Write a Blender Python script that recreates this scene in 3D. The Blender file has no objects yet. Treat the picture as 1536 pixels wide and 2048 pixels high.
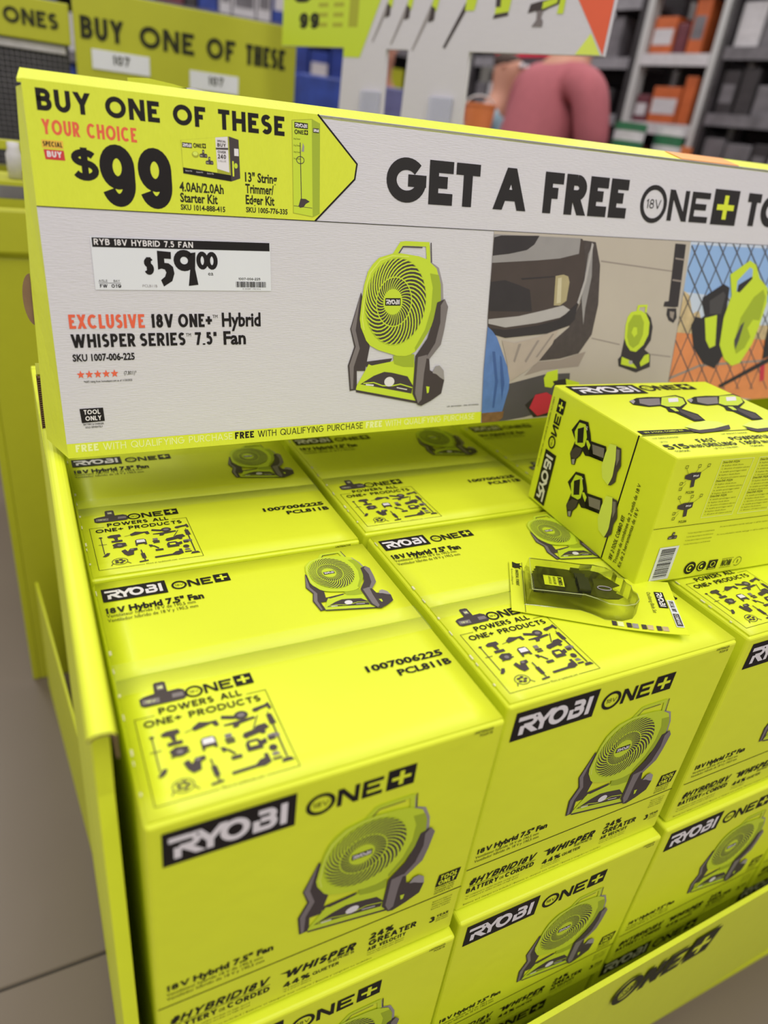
import bpy, bmesh, math, random
from mathutils import Vector, Matrix
from math import sin, cos, pi, radians, sqrt, atan2
random.seed(7)
C = bpy.context.scene.collection
SC = bpy.context.scene
S = 0.8056            # the scene is laid out in carton units and scaled to metres at the end

# ---------------------------------------------------------------- camera
cam_d = bpy.data.cameras.new('camera')
cam = bpy.data.objects.new('camera', cam_d)
C.objects.link(cam)
right = Vector((0.89276088, -0.43539945, 0.11578137))
down = Vector((-0.11783477, -0.47369956, -0.87276783))
fwd = Vector((0.43484822, 0.76552991, -0.47420563))
rot = Matrix((right, -down, -fwd)).transposed()
cam.matrix_world = Matrix.Translation(Vector((-0.0447, -0.4007, 0.5167)) * S) @ rot.to_4x4()
cam_d.sensor_fit = 'HORIZONTAL'
cam_d.sensor_width = 36.0
cam_d.lens = 1411.12 / 1536 * 36.0
cam_d.clip_start = 0.01
cam_d.dof.use_dof = True
cam_d.dof.focus_distance = 0.765
cam_d.dof.aperture_fstop = 3.5
SC.camera = cam

# ---------------------------------------------------------------- world, lamps, exposure
w = bpy.data.worlds.new('world'); SC.world = w; w.use_nodes = True
w.node_tree.nodes['Background'].inputs[0].default_value = (1.0, 0.955, 0.91, 1)
w.node_tree.nodes['Background'].inputs[1].default_value = 0.74
def area(name, loc, sx, sy, power, col=(1, 0.97, 0.93), target=None):
    d = bpy.data.lights.new(name, 'AREA'); d.shape = 'RECTANGLE'; d.size = sx; d.size_y = sy
    d.energy = power; d.color = col
    o = bpy.data.objects.new(name, d); C.objects.link(o); o.location = loc
    if target is not None:
        o.rotation_euler = (Vector(target) - Vector(loc)).to_track_quat('-Z', 'Y').to_euler()
    return o
area('ceiling_strip_light', (1.3, 3.9, 4.2), 0.30, 2.0, 36)
area('ceiling_strip_light', (-1.2, 0.2, 4.2), 0.9, 3.0, 50)
area('ceiling_strip_light', (2.8, -0.5, 4.2), 0.9, 3.0, 56)
area('ceiling_strip_light', (0.4, -2.6, 4.2), 0.9, 3.0, 100)
area('ceiling_strip_light', (4.6, 4.0, 4.2), 0.9, 3.0, 100)
area('ceiling_strip_light', (-1.4, 5.2, 4.2), 0.9, 3.0, 100)
vs = SC.view_settings
vs.view_transform = 'Standard'; vs.look = 'None'; vs.gamma = 1.0; vs.use_curve_mapping = False
vs.exposure = -0.14

# ---------------------------------------------------------------- materials
def mat(name, col, rough=0.5, metal=0.0, var=0.0, scale=30.0, bump=0.0, bscale=80.0, coat=0.0, spec=0.5, emit=0.0, stretch=(1, 1, 1), aniso=None):
    m = bpy.data.materials.new(name); m.use_nodes = True
    nt = m.node_tree; b = nt.nodes['Principled BSDF']
    b.inputs['Base Color'].default_value = (*col, 1); b.inputs['Roughness'].default_value = rough
    b.inputs['Metallic'].default_value = metal; b.inputs['Coat Weight'].default_value = coat
    b.inputs['Coat Roughness'].default_value = 0.18
    b.inputs['Specular IOR Level'].default_value = spec
    if emit:
        b.inputs['Emission Color'].default_value = (*col, 1); b.inputs['Emission Strength'].default_value = emit
    tc = nt.nodes.new('ShaderNodeTexCoord'); mp = nt.nodes.new('ShaderNodeMapping')
    mp.inputs['Scale'].default_value = stretch
    nt.links.new(tc.outputs['Object'], mp.inputs['Vector'])
    n = nt.nodes.new('ShaderNodeTexNoise'); n.inputs['Scale'].default_value = scale; n.inputs['Detail'].default_value = 4
    nt.links.new(mp.outputs['Vector'], n.inputs['Vector'])
    r = nt.nodes.new('ShaderNodeMapRange')
    r.inputs['To Min'].default_value = 1 - var; r.inputs['To Max'].default_value = 1 + var
    nt.links.new(n.outputs['Fac'], r.inputs['Value'])
    mx = nt.nodes.new('ShaderNodeVectorMath'); mx.operation = 'SCALE'; mx.inputs[0].default_value = col
    nt.links.new(r.outputs['Result'], mx.inputs['Scale']); nt.links.new(mx.outputs['Vector'], b.inputs['Base Color'])
    if bump:
        n2 = nt.nodes.new('ShaderNodeTexNoise'); n2.inputs['Scale'].default_value = bscale; n2.inputs['Detail'].default_value = 3
        nt.links.new(mp.outputs['Vector'], n2.inputs['Vector'])
        bp = nt.nodes.new('ShaderNodeBump'); bp.inputs['Strength'].default_value = bump; bp.inputs['Distance'].default_value = 0.002
        nt.links.new(n2.outputs['Fac'], bp.inputs['Height']); nt.links.new(bp.outputs['Normal'], b.inputs['Normal'])
    return m
LIME = (0.76, 0.84, 0.030)
M = {}
M['lime'] = mat('lime_carton', LIME, 0.44, var=0.05, scale=9, bump=0.25, bscale=45, coat=0.05)
M['limesign'] = mat('lime_sign_board', (0.71, 0.78, 0.035), 0.42, var=0.04, scale=14, bump=0.25, bscale=90, stretch=(6, 1, 1))
M['limedark'] = mat('lime_display_board', (0.58, 0.62, 0.02), 0.5, var=0.05, scale=6, bump=0.15)
M['black'] = mat('black_ink', (0.013, 0.010, 0.011), 0.55, var=0.15, scale=60, spec=0.22)
M['ink2'] = mat('sign_black_ink', (0.024, 0.021, 0.023), 0.55, var=0.12, scale=60, spec=0.25)
M['ink'] = mat('soft_black_ink', (0.024, 0.024, 0.010), 0.55, var=0.1, spec=0.25)
M['white'] = mat('white_ink', (0.78, 0.74, 0.78), 0.45, var=0.03)
M['board'] = mat('pale_grey_sign_board', (0.66, 0.635, 0.70), 0.45, var=0.035, scale=25, bump=0.25, bscale=110, stretch=(1, 8, 8))
M['paper'] = mat('white_tag_paper', (0.74, 0.75, 0.82), 0.4, var=0.02)
M['palelime'] = mat('pale_lime_ink', (0.85, 0.9, 0.42), 0.45)
M['orange'] = mat('orange_red_ink', (0.80, 0.12, 0.05), 0.45, var=0.04)
M['red'] = mat('red_ink', (0.62, 0.03, 0.035), 0.45)
M['amber'] = mat('amber_ink', (0.85, 0.5, 0.05), 0.45)
M['grey'] = mat('grey_ink', (0.20, 0.17, 0.18), 0.5, var=0.1)
M['midgrey'] = mat('mid_grey_ink', (0.33, 0.30, 0.31), 0.5, var=0.1)
M['dgrey'] = mat('dark_grey_ink', (0.062, 0.047, 0.050), 0.55, var=0.1, spec=0.3)
M['flime'] = mat('fan_lime_ink', (0.58, 0.72, 0.03), 0.45)
M['flimed'] = mat('fan_shaded_lime_ink', (0.36, 0.46, 0.02), 0.45)
M['flimel'] = mat('fan_bright_lime_ink', (0.72, 0.83, 0.12), 0.45)
M['kraft'] = mat('kraft_cardboard', (0.25, 0.15, 0.08), 0.85, var=0.15, scale=60, bump=0.4)
M['dryellow'] = mat('olive_print_ink', (0.40, 0.42, 0.02), 0.5)

# ---------------------------------------------------------------- object helpers
def tag(o, label=None, cat=None, group=None, kind=None):
    if label: o['label'] = label
    if cat: o['category'] = cat
    if group: o['group'] = group
    if kind: o['kind'] = kind
    return o
def thing(name, label, cat, loc=(0, 0, 0), rz=0.0, group=None, rot=None):
    o = bpy.data.objects.new(name, None); C.objects.link(o); o.empty_display_size = 0.05
    o.location = loc; o.rotation_euler = rot if rot else (0, 0, rz)
    return tag(o, label, cat, group)
def link(name, me, parent=None, loc=None, rot=None):
    o = bpy.data.objects.new(name, me); C.objects.link(o)
    if parent: o.parent = parent
    if loc is not None: o.location = loc
    if rot is not None: o.rotation_euler = rot
    return o
def obj(name, bm, m, parent=None, loc=None, rot=None, smooth=False):
    me = bpy.data.meshes.new(name); bm.to_mesh(me); bm.free()
    for x in (m if isinstance(m, (list, tuple)) else [m]): me.materials.append(x)
    if smooth: me.polygons.foreach_set('use_smooth', [True] * len(me.polygons))
    return link(name, me, parent, loc, rot)
def bx(bm, x0, x1, y0, y1, z0, z1, bev=0.0, seg=2, mi=0):
    vs_ = [bm.verts.new((x, y, z)) for x in (x0, x1) for y in (y0, y1) for z in (z0, z1)]
    f = [(0, 1, 3, 2), (4, 6, 7, 5), (0, 4, 5, 1), (2, 3, 7, 6), (0, 2, 6, 4), (1, 5, 7, 3)]
    fs = [bm.faces.new([vs_[i] for i in q]) for q in f]
    for q in fs: q.material_index = mi
    if bev:
        es = list({e for q in fs for e in q.edges})
        bmesh.ops.bevel(bm, geom=es, offset=bev, segments=seg, affect='EDGES', profile=0.5)
    return bm
def box_obj(name, dims, m, parent=None, bev=0.0, seg=2, **k):
    return obj(name, bx(bmesh.new(), *dims, bev=bev, seg=seg), m, parent, **k)
def prism(pts, th, bm=None, axis='z', off=0.0):
    """polygon in a plane, given thickness; axis = the normal of the plane"""
    bm = bm or bmesh.new()
    def P(a, b, c): return {'z': (a, b, c), 'y': (a, c, b), 'x': (c, a, b)}[axis]
    lo = [bm.verts.new(P(a, b, off)) for a, b in pts]; hi = [bm.verts.new(P(a, b, off + th)) for a, b in pts]
    bm.faces.new(lo); bm.faces.new(hi)
    n = len(pts)
    for i in range(n): bm.faces.new([lo[i], lo[(i + 1) % n], hi[(i + 1) % n], hi[i]])
    bmesh.ops.recalc_face_normals(bm, faces=bm.faces)
    return bm
def tube(bm, pts, r, n=8):
    prev = None
    for i, p in enumerate(pts):
        p = Vector(p)
        d = (Vector(pts[min(i + 1, len(pts) - 1)]) - Vector(pts[max(i - 1, 0)])).normalized()
        a = d.orthogonal().normalized(); b = d.cross(a)
        ring = [bm.verts.new(p + (a * cos(2 * pi * k / n) + b * sin(2 * pi * k / n)) * r) for k in range(n)]
        if prev:
            best = min(range(n), key=lambda s: (ring[s].co - prev[0].co).length)
            ring = ring[best:] + ring[:best]
            for k in range(n): bm.faces.new([prev[k], prev[(k + 1) % n], ring[(k + 1) % n], ring[k]])
        else: bm.faces.new(ring[::-1])
        prev = ring
    bm.faces.new(prev)
    return bm
def lathe(bm, prof, n=20, cx=0, cy=0):
    prev = None
    for r, z in prof:
        ring = [bm.verts.new((cx + r * cos(2 * pi * k / n), cy + r * sin(2 * pi * k / n), z)) for k in range(n)]
        if prev:
            for k in range(n): bm.faces.new([prev[k], prev[(k + 1) % n], ring[(k + 1) % n], ring[k]])
        prev = ring
    bm.faces.new(prev)
    return bm

# ---------------------------------------------------------------- lettering: a geometric stroke alphabet
def arc(cx, cy, rx, ry, a0, a1, n=14):
    return [(cx + rx * cos(radians(a0 + (a1 - a0) * i / n)), cy + ry * sin(radians(a0 + (a1 - a0) * i / n))) for i in range(n + 1)]
GL = {
 'A': (.82, [[(0, 0), (.5, 1)], [(1, 0), (.5, 1)], [(.22, .3), (.78, .3)]]),
 'B': (.66, [[(0, 0), (0, 1)], [(0, 1), (.5, 1)] + arc(.5, .77, .42, .23, 90, -90) + [(0, .54)], [(0, .54), (.55, .54)] + arc(.55, .27, .45, .27, 90, -90) + [(0, 0)]]),
 'C': (.84, [arc(.55, .5, .55, .5, 48, 312, 26)]),
 'D': (.80, [[(0, 0), (0, 1)], [(0, 1), (.35, 1)] + arc(.35, .5, .65, .5, 90, -90, 20) + [(0, 0)]]),
 'E': (.58, [[(0, 0), (0, 1)], [(0, 1), (1, 1)], [(0, .52), (.94, .52)], [(0, 0), (1, 0)]]),
 'F': (.56, [[(0, 0), (0, 1)], [(0, 1), (1, 1)], [(0, .5), (.92, .5)]]),
 'G': (.92, [arc(.5, .5, .5, .5, 42, 360, 28), [(1, .5), (.55, .5)]]),
 'H': (.72, [[(0, 0), (0, 1)], [(1, 0), (1, 1)], [(0, .52), (1, .52)]]),
 'I': (0, [[(.5, 0), (.5, 1)]]),
 'J': (.45, [[(1, 1), (1, .3)] + arc(.5, .3, .5, .3, 0, -150)]),
 'K': (.72, [[(0, 0), (0, 1)], [(.1, .48), (1, 1)], [(.3, .62), (1, 0)]]),
 'L': (.52, [[(0, 0), (0, 1)], [(0, 0), (1, 0)]]),
 'M': (.95, [[(0, 0), (.12, 1)], [(.12, 1), (.5, 0)], [(.88, 1), (.5, 0)], [(1, 0), (.88, 1)]]),
 'N': (.76, [[(0, 0), (0, 1)], [(0, 1), (1, 0)], [(1, 0), (1, 1)]]),
 'O': (.96, [arc(.5, .5, .5, .5, 0, 360, 32)]),
 'P': (.62, [[(0, 0), (0, 1)], [(0, 1), (.5, 1)] + arc(.5, .73, .5, .27, 90, -90) + [(0, .46)]]),
 'Q': (.96, [arc(.5, .5, .5, .5, 0, 360, 32), [(.6, .35), (1, 0)]]),
 'R': (.66, [[(0, 0), (0, 1)], [(0, 1), (.5, 1)] + arc(.5, .74, .45, .26, 90, -90) + [(0, .48)], [(.42, .48), (1, 0)]]),
 'S': (.60, [arc(.5, .76, .46, .24, 35, 270, 14) + arc(.5, .26, .5, .26, 90, -145, 14)[1:]]),
 'T': (.60, [[(.5, 0), (.5, 1)], [(0, 1), (1, 1)]]),
 'U': (.70, [[(0, 1), (0, .4)] + arc(.5, .4, .5, .4, 180, 360, 16) + [(1, 1)]]),
 'V': (.80, [[(0, 1), (.5, 0)], [(1, 1), (.5, 0)]]),
 'W': (1.2, [[(0, 1), (.27, 0)], [(.5, 1), (.27, 0)], [(.5, 1), (.73, 0)], [(1, 1), (.73, 0)]]),
 'X': (.76, [[(0, 0), (1, 1)], [(0, 1), (1, 0)]]),
 'Y': (.76, [[(0, 1), (.5, .45)], [(1, 1), (.5, .45)], [(.5, 0), (.5, .5)]]),
 'Z': (.66, [[(0, 1), (1, 1)], [(1, 1), (0, 0)], [(0, 0), (1, 0)]]),
 '0': (.62, [arc(.5, .5, .5, .5, 0, 360, 28)]),
 '1': (.30, [[(.8, 0), (.8, 1)], [(0, .78), (.8, 1)]]),
 '2': (.58, [arc(.5, .70, .5, .30, 165, -28, 14) + [(0, 0)], [(0, 0), (1, 0)]]),
 '3': (.58, [arc(.45, .75, .45, .25, 150, -90, 14), arc(.45, .26, .55, .26, 90, -155, 14)]),
 '4': (.64, [[(.75, 0), (.75, 1)], [(.75, 1), (0, .25)], [(0, .25), (1, .25)]]),
 '5': (.58, [[(.95, 1), (.15, 1)], [(.15, 1), (.1, .55)], [(.1, .55)] + arc(.45, .32, .55, .32, 105, -150, 16)]),
 '6': (.60, [arc(.5, .31, .5, .31, 0, 360, 20), [(.75, 1), (.03, .42)]]),
 '7': (.58, [[(0, 1), (1, 1)], [(1, 1), (.3, 0)]]),
 '8': (.60, [arc(.5, .76, .42, .24, 0, 360, 18), arc(.5, .26, .5, .26, 0, 360, 18)]),
 '9': (.62, [arc(.5, .68, .5, .32, 0, 360, 24), [(1, .68), (1, .4)] + arc(.5, .35, .5, .35, 0, -155, 14)]),
 '$': (.60, [arc(.5, .74, .46, .20, 25, 270, 14) + arc(.5, .27, .5, .27, 90, -155, 14)[1:], [(.5, -.13), (.5, 1.13)]]),
 '%': (.85, [arc(.2, .8, .2, .2, 0, 360, 12), arc(.8, .2, .2, .2, 0, 360, 12), [(.15, 0), (.85, 1)]]),
 '+': (.62, [[(.5, .12), (.5, .88)], [(0, .5), (1, .5)]]),
 '#': (.62, [[(.3, 0), (.3, 1)], [(.7, 0), (.7, 1)], [(0, .33), (1, .33)], [(0, .68), (1, .68)]]),
 '/': (.40, [[(0, 0), (1, 1)]]), '-': (.32, [[(0, .42), (1, .42)]]),
 '.': (0, [[(.5, 0), (.5, .02)]]), ',': (0, [[(.5, 0), (.3, -.1)]]),
 '"': (.30, [[(0, .72), (0, 1)], [(1, .72), (1, 1)]]),
}
def stroke(pts, t, W, H):
    """quads for a polyline of width t; ends on the cap/base line or side line are cut flush"""
    n = len(pts); P = [Vector(p) for p in pts]
    closed = (P[0] - P[-1]).length < 1e-6 and n > 3
    if closed: P = P[:-1]; n -= 1
    L, R_ = [], []
    for i in range(n):
        if closed: d0 = (P[i] - P[i - 1]); d1 = (P[(i + 1) % n] - P[i])
        else:
            d0 = P[i] - P[i - 1] if i > 0 else P[1] - P[0]
            d1 = P[i + 1] - P[i] if i < n - 1 else P[-1] - P[-2]
        if d0.length < 1e-9: d0 = d1
        if d1.length < 1e-9: d1 = d0
        d0 = d0.normalized(); d1 = d1.normalized()
        m = d0 + d1
        m = m.normalized() if m.length > 1e-6 else d0
        nn = Vector((-m.y, m.x)); k = max(0.4, nn.dot(Vector((-d0.y, d0.x))))
        L.append(P[i] + nn * (t / 2 / k)); R_.append(P[i] - nn * (t / 2 / k))
    if not closed:
        for i, d in ((0, P[0] - P[1]), (n - 1, P[-1] - P[-2])):
            d = d.normalized()
            ty = None
            if abs(d.y) > 0.5:
                if (abs(P[i].y - t / 2) < t * .02 or P[i].y == 0) and d.y < 0: ty = 0.0
                elif (abs(P[i].y - (H - t / 2)) < t * .02 or abs(P[i].y - H) < 1e-6) and d.y > 0: ty = H
                if ty is not None:
                    for A in (L, R_): A[i] = A[i] + d * ((ty - A[i].y) / d.y)
            elif abs(d.x) > 0.5:
                if abs(P[i].x - t / 2) < t * .02 and d.x < 0: ty = 0.0
                elif abs(P[i].x - (W - t / 2)) < t * .02 and d.x > 0: ty = W
                if ty is not None:
                    for A in (L, R_): A[i] = A[i] + d * ((ty - A[i].x) / d.x)
    q = []
    for i in range(n if closed else n - 1):
        j = (i + 1) % n
        q.append([L[i], L[j], R_[j], R_[i]])
    return q
class Print:
    """flat printing on a board: polygons in (x, y) with a layer and a material"""
    def __init__(s): s.polys = []; s.mats = []
    def poly(s, pts, m, layer=1):
        if m not in s.mats: s.mats.append(m)
        s.polys.append(([(float(a), float(b)) for a, b in pts], s.mats.index(m), layer))
    def rect(s, x0, y0, x1, y1, m, layer=1): s.poly([(x0, y0), (x1, y0), (x1, y1), (x0, y1)], m, layer)
    def line(s, pts, t, m, layer=1):
        for q in stroke(pts, t, 1e9, 1e9): s.poly([(v.x, v.y) for v in q], m, layer)
    def disc(s, cx, cy, rx, ry, m, layer=1, n=28, rot=0):
        c, d = cos(rot), sin(rot)
        s.poly([(cx + rx * cos(a) * c - ry * sin(a) * d, cy + rx * cos(a) * d + ry * sin(a) * c) for a in [2 * pi * k / n for k in range(n)]], m, layer)
    def frame(s, x0, y0, x1, y1, t, m, layer=1):
        s.line([(x0, y0), (x1, y0)], t, m, layer); s.line([(x0, y1), (x1, y1)], t, m, layer)
        s.line([(x0, y0), (x0, y1)], t, m, layer); s.line([(x1, y0), (x1, y1)], t, m, layer)
    def text(s, txt, x, y, h, width=None, t=.2, wf=1.0, sp=.13, m='black', layer=2, ital=0.0):
        T = t * h
        nat = sum((GL[c][0] if c != ' ' else .40) for c in txt) * h
        nI = sum(1 for c in txt if c != ' ' and GL[c][0] == 0) * T
        gaps = (len(txt) - 1) * sp * h
        if width: wf = (width - nI) / (nat + gaps)
        spx = sp * h * wf
        cx = x
        for c in txt:
            if c == ' ': cx += .40 * h * wf + spx; continue
            w0, ss = GL[c]
            W_ = max(w0 * h * wf, T)
            for st in ss:
                pp = [(T / 2 + u * (W_ - T), T / 2 + v * (h - T)) for u, v in st]
                if len(st) == 2 and st[0][0] != st[1][0] and abs(st[0][1] - st[1][1]) >= .4:
                    pp = [(p_[0], h * v if v in (0, 1) else p_[1]) for p_, (u, v) in zip(pp, st)]
                for q in stroke(pp, T, W_, h):
                    s.poly([(cx + v.x + ital * v.y, y + v.y) for v in q], m, layer)
            cx += W_ + spx
        return cx - spx
    def btext(s, txt, x, y, h, width=None, bold=0.0, m='black', layer=2, ital=0.0, res=2):
        cu = bpy.data.curves.new('lettering', 'FONT'); cu.body = txt; cu.offset = bold; cu.resolution_u = res
        ob = bpy.data.objects.new('lettering', cu); me = ob.to_mesh()
        k = h / CAP; xs = [v.co.x for v in me.vertices]
        if xs:
            x0, x1 = min(xs), max(xs); kx = width / (x1 - x0) if width else k
            if m not in s.mats: s.mats.append(m)
            V = [(x + (v.co.x - x0) * kx + ital * v.co.y * k, y + v.co.y * k) for v in me.vertices]
            for p in me.polygons: s.polys.append(([V[i] for i in p.vertices], s.mats.index(m), layer))
        ob.to_mesh_clear(); bpy.data.objects.remove(ob); bpy.data.curves.remove(cu)
    def sub(s, o, f):
        """take over another print through the map f"""
        for pts, mi, la in o.polys: s.poly([f(a, b) for a, b in pts], o.mats[mi], la)
    def mesh(s, name, ux, uy, nrm, origin=(0, 0, 0), base=0.0006, step=0.00016):
        ux, uy, nrm, O = Vector(ux), Vector(uy), Vector(nrm), Vector(origin)
        vs_, fs, mi_ = [], [], []
        flip = ux.cross(uy).dot(nrm) < 0
        for pts, mi, la in s.polys:
            k = len(vs_)
            a2 = sum(pts[i][0] * pts[(i + 1) % len(pts)][1] - pts[(i + 1) % len(pts)][0] * pts[i][1] for i in range(len(pts)))
            if abs(a2) < 1e-12: continue
            if (a2 < 0) != flip: pts = pts[::-1]
            lift = base + step * la + (len(fs) % 9) * 6e-6
            for a, b in pts: vs_.append(O + ux * a + uy * b + nrm * lift)
            fs.append(tuple(range(k, k + len(pts)))); mi_.append(mi)
        me = bpy.data.meshes.new(name); me.from_pydata(vs_, [], fs)
        for x in s.mats: me.materials.append(M[x])
        me.polygons.foreach_set('material_index', mi_); me.update()
        return me
cu = bpy.data.curves.new('cap', 'FONT'); cu.body = 'H'; ob = bpy.data.objects.new('cap', cu); me = ob.to_mesh()
CAP = max(v.co.y for v in me.vertices); ob.to_mesh_clear(); bpy.data.objects.remove(ob); bpy.data.curves.remove(cu)

# ---------------------------------------------------------------- recurring marks
def badge(P, x, y, w_, h, la=2, bg='black', fg='white'):
    """black rectangle with the wide white five-letter logo"""
    P.rect(x, y, x + w_, y + h, bg, la)
    X0, Y0, W_, H_ = x + w_ * .045, y + h * .17, w_ * .90, h * .64
    t = H_ * .225
    def L(ox, ww, strokes):
        for st in strokes:
            pp = [(t / 2 + u * (ww - t), t / 2 + v * (H_ - t)) for u, v in st]
            for q in stroke(pp, t, ww, H_): P.poly([(X0 + ox + a.x, Y0 + a.y) for a in q], fg, la + 1)
    L(0, W_ * .255, [[(0, 1), (.68, 1)] + arc(.68, .73, .32, .27, 90, -90, 8) + [(.28, .46)], [(.2, 0), (.2, .5)], [(.5, .44), (.98, 0)]])
    L(W_ * .215, W_ * .235, [[(0, 1), (.48, .4)], [(1, 1), (.48, .4)], [(.48, 0), (.48, .45)]])
    L(W_ * .410, W_ * .250, [arc(.5, .5, .5, .5, 0, 360, 24)])
    L(W_ * .672, W_ * .225, [[(.18, 1), (.7, 1)] + arc(.7, .77, .26, .23, 90, -90, 8) + [(.3, .54)], [(.72, .54)] + arc(.72, .27, .28, .27, 90, -90, 8) + [(.08, 0)], [(.08, 0), (.08, .56)]])
    L(W_ * .915, W_ * .078, [[(.5, 0), (.5, 1)]])
def oneplus(P, x, y, w_, h, la=2, ink='black', plus='lime', v18=True, t=.15):
    """the ring, N, E and the boxed plus"""
    T = t * h
    P.line(arc(x + w_ * .128, y + h * .42, w_ * .128 - T / 2, h * .52 - T / 2, 0, 360, 32), T, ink, la)
    if v18: P.text('18V', x + w_ * .058, y + h * .30, h * .25, w_ * .14, .11, m=ink, layer=la)
    P.text('N', x + w_ * .275, y, h * .86, w_ * .195, .205, m=ink, layer=la)
    P.text('E', x + w_ * .50, y, h * .86, w_ * .19, .205, m=ink, layer=la)
    X, Y, Q, R_ = x + w_ * .73, y - h * .02, w_ * .27, h * 1.02
    P.rect(X, Y, X + Q, Y + R_, ink, la)
    P.rect(X + Q * .42, Y + R_ * .16, X + Q * .58, Y + R_ * .84, plus, la + 1)
    P.rect(X + Q * .16, Y + R_ * .42, X + Q * .84, Y + R_ * .58, plus, la + 1)
def fan_print():
    """cordless drum fan on its folding stand, traced as flat inks; box roughly 0.165 x 0.237"""
    P = Print()
    def p(l, m, la): P.poly(l, m, la)
    # rear side housing and handle
    p([(.506, .258), (.508, .2740), (.5118, .2505), (.5250, .2430), (.5335, .2200), (.5360, .1975), (.5270, .17), (.50, .19)], 'midgrey', 0)
    P.line([(.4500, .2580), (.4610, .2735), (.4672, .2745), (.5040, .2745), (.5070, .2500)], .0062, 'flime', 2)
    P.line([(.4555, .2580), (.4640, .2700), (.4955, .2700)], .0014, 'dgrey', 3)
    P.line([(.5095, .2770), (.5120, .2500)], .0014, 'dgrey', 3)
    # left leg
    p([(.3995, .2079), (.3837, .1579), (.3905, .1331), (.3807, .1065), (.3843, .0695), (.3958, .0706), (.3950, .0982), (.4084, .0977), (.4152, .1327), (.3985, .17), (.4040, .195)], 'dgrey', 3)
    p([(.3990, .2060), (.3850, .1579), (.3925, .1331), (.3830, .1065), (.3860, .0720), (.3895, .0720), (.3900, .1040), (.3990, .1300), (.3920, .1560)], 'grey', 4)
    # base
    p([(.3956, .0772), (.4110, .1020), (.4140, .1072), (.4190, .1050), (.4530, .1100), (.4615, .1174), (.4900, .1168), (.4920, .0903), (.4990, .0477), (.3940, .0707)], 'flime', 3)
    p([(.4110, .1110), (.4530, .1145), (.4500, .1095), (.4160, .1020), (.4100, .1040)], 'dgrey', 2)
    p([(.3940, .0707), (.4990, .0477), (.4990, .0440), (.3945, .0672)], 'dgrey', 4)
    p([(.4010, .0785), (.4230, .0900), (.4400, .0950), (.4540, .0930), (.4800, .0865), (.4900, .0720), (.4880, .0600), (.4400, .0705)], 'dgrey', 4)
    P.line([(.4060, .0795), (.4230, .0800), (.4380, .0745), (.4540, .0735), (.4680, .0755), (.4890, .0690)], .0016, 'flime', 5)
    P.line([(.4100, .0775), (.4230, .0758)], .0022, 'white', 5); P.line([(.4620, .0705), (.4800, .0665)], .0014, 'white', 5)
    P.disc(.4490, .0800, .0085, .0072, 'white', 6, 20)
    # drum
    body = [(.3980, .1716), (.4007, .1959), (.4040, .2180), (.4096, .2362), (.4170, .2460), (.4262, .2544), (.4469, .2603), (.4600, .2612), (.4736, .2598), (.4900, .2580), (.5031, .2545), (.5208, .2420), (.5294, .2195), (.5311, .1975), (.5258, .1782), (.5180, .1620), (.5106, .1492), (.5000, .1330), (.4913, .1233), (.4830, .1190), (.4746, .1171), (.4600, .1180), (.4446, .1226), (.4280, .1275), (.4151, .1343), (.4090, .1410), (.4048, .1500), (.4000, .16)]
    p(body, 'flime', 6)
    p([(.5100, .2350), (.5250, .2330), (.5294, .2195), (.5311, .1975), (.5258, .1782), (.5106, .1492), (.4913, .1233), (.4900, .1290), (.5060, .1550), (.5150, .1850), (.5160, .2150)], 'flimed', 7)
    P.line([(.4052, .1560), (.4020, .1716), (.4045, .1959), (.4078, .2180), (.4130, .2340), (.4280, .2510), (.4469, .2575), (.4736, .2570)], .0016, 'flimel', 7)
    cx, cy, rx, ry, rt = .4555, .1945, .0498, .0610, radians(-6)
    P.disc(cx, cy, rx, ry, 'flimed', 8, 40, rt)
    P.disc(cx + .0006, cy, rx * .975, ry * .975, 'dgrey', 9, 40, rt)
    hx, hy, hrx, hry = .4500, .1950, .0156, .0180
    def pol(a, r):
        x1, y1 = hx + hrx * cos(a), hy + hry * sin(a)
        c_, s_ = rx * cos(a), ry * sin(a)
        x2, y2 = cx + c_ * cos(rt) - s_ * sin(rt), cy + c_ * sin(rt) + s_ * cos(rt)
        return (x1 + (x2 - x1) * r, y1 + (y2 - y1) * r)
    for k in range(36):
        a = 2 * pi * k / 36
        P.line([pol(a + .1 - .85 * (r / 8) ** 1.5, r / 8) for r in range(4)], .0014, 'flime', 10)
        P.line([pol(a + .1 - .85 * (r / 8) ** 1.5, r / 8) for r in range(3, 9)], .0021, 'flime', 10)
    P.line([pol(2 * pi * k / 30, .38) for k in range(31)], .0015, 'flime', 11)
    P.disc(hx, hy, hrx, hry, 'flime', 11, 28)
    badge(P, hx - .0125, hy - .0052, .0250, .0104, 12)
    # neck
    p([(.4540, .1180), (.4620, .1195), (.4900, .1195), (.4900, .1000), (.4720, .1010), (.4560, .1060)], 'flimed', 4)
    # right leg with hook
    p([(.5377, .1991), (.5441, .1880), (.5400, .1560), (.5352, .1325), (.5250, .1215), (.5162, .1112), (.5184, .0944), (.5240, .0915), (.5280, .1000), (.5350, .1010), (.5430, .0930), (.5452, .0780), (.5412, .0575), (.5230, .0470), (.5064, .0401), (.4994, .0422), (.4895, .0599), (.4917, .1168), (.5111, .1427), (.5200, .1700), (.5246, .1942)], 'dgrey', 9)
    p([(.5377, .1991), (.5441, .1880), (.5400, .1560), (.5352, .1325), (.5162, .1112), (.5100, .1130), (.5250, .1350), (.5320, .1650), (.5310, .1900)], 'grey', 10)
    p([(.4940, .0600), (.4960, .1150), (.5120, .1180), (.5080, .0900), (.5060, .0500), (.5000, .0440)], 'grey', 10)
    p([(.5230, .0900), (.5280, .1000), (.5350, .1010), (.5430, .0930), (.5452, .0780), (.5380, .0820), (.5300, .0880)], 'midgrey', 10)
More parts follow.
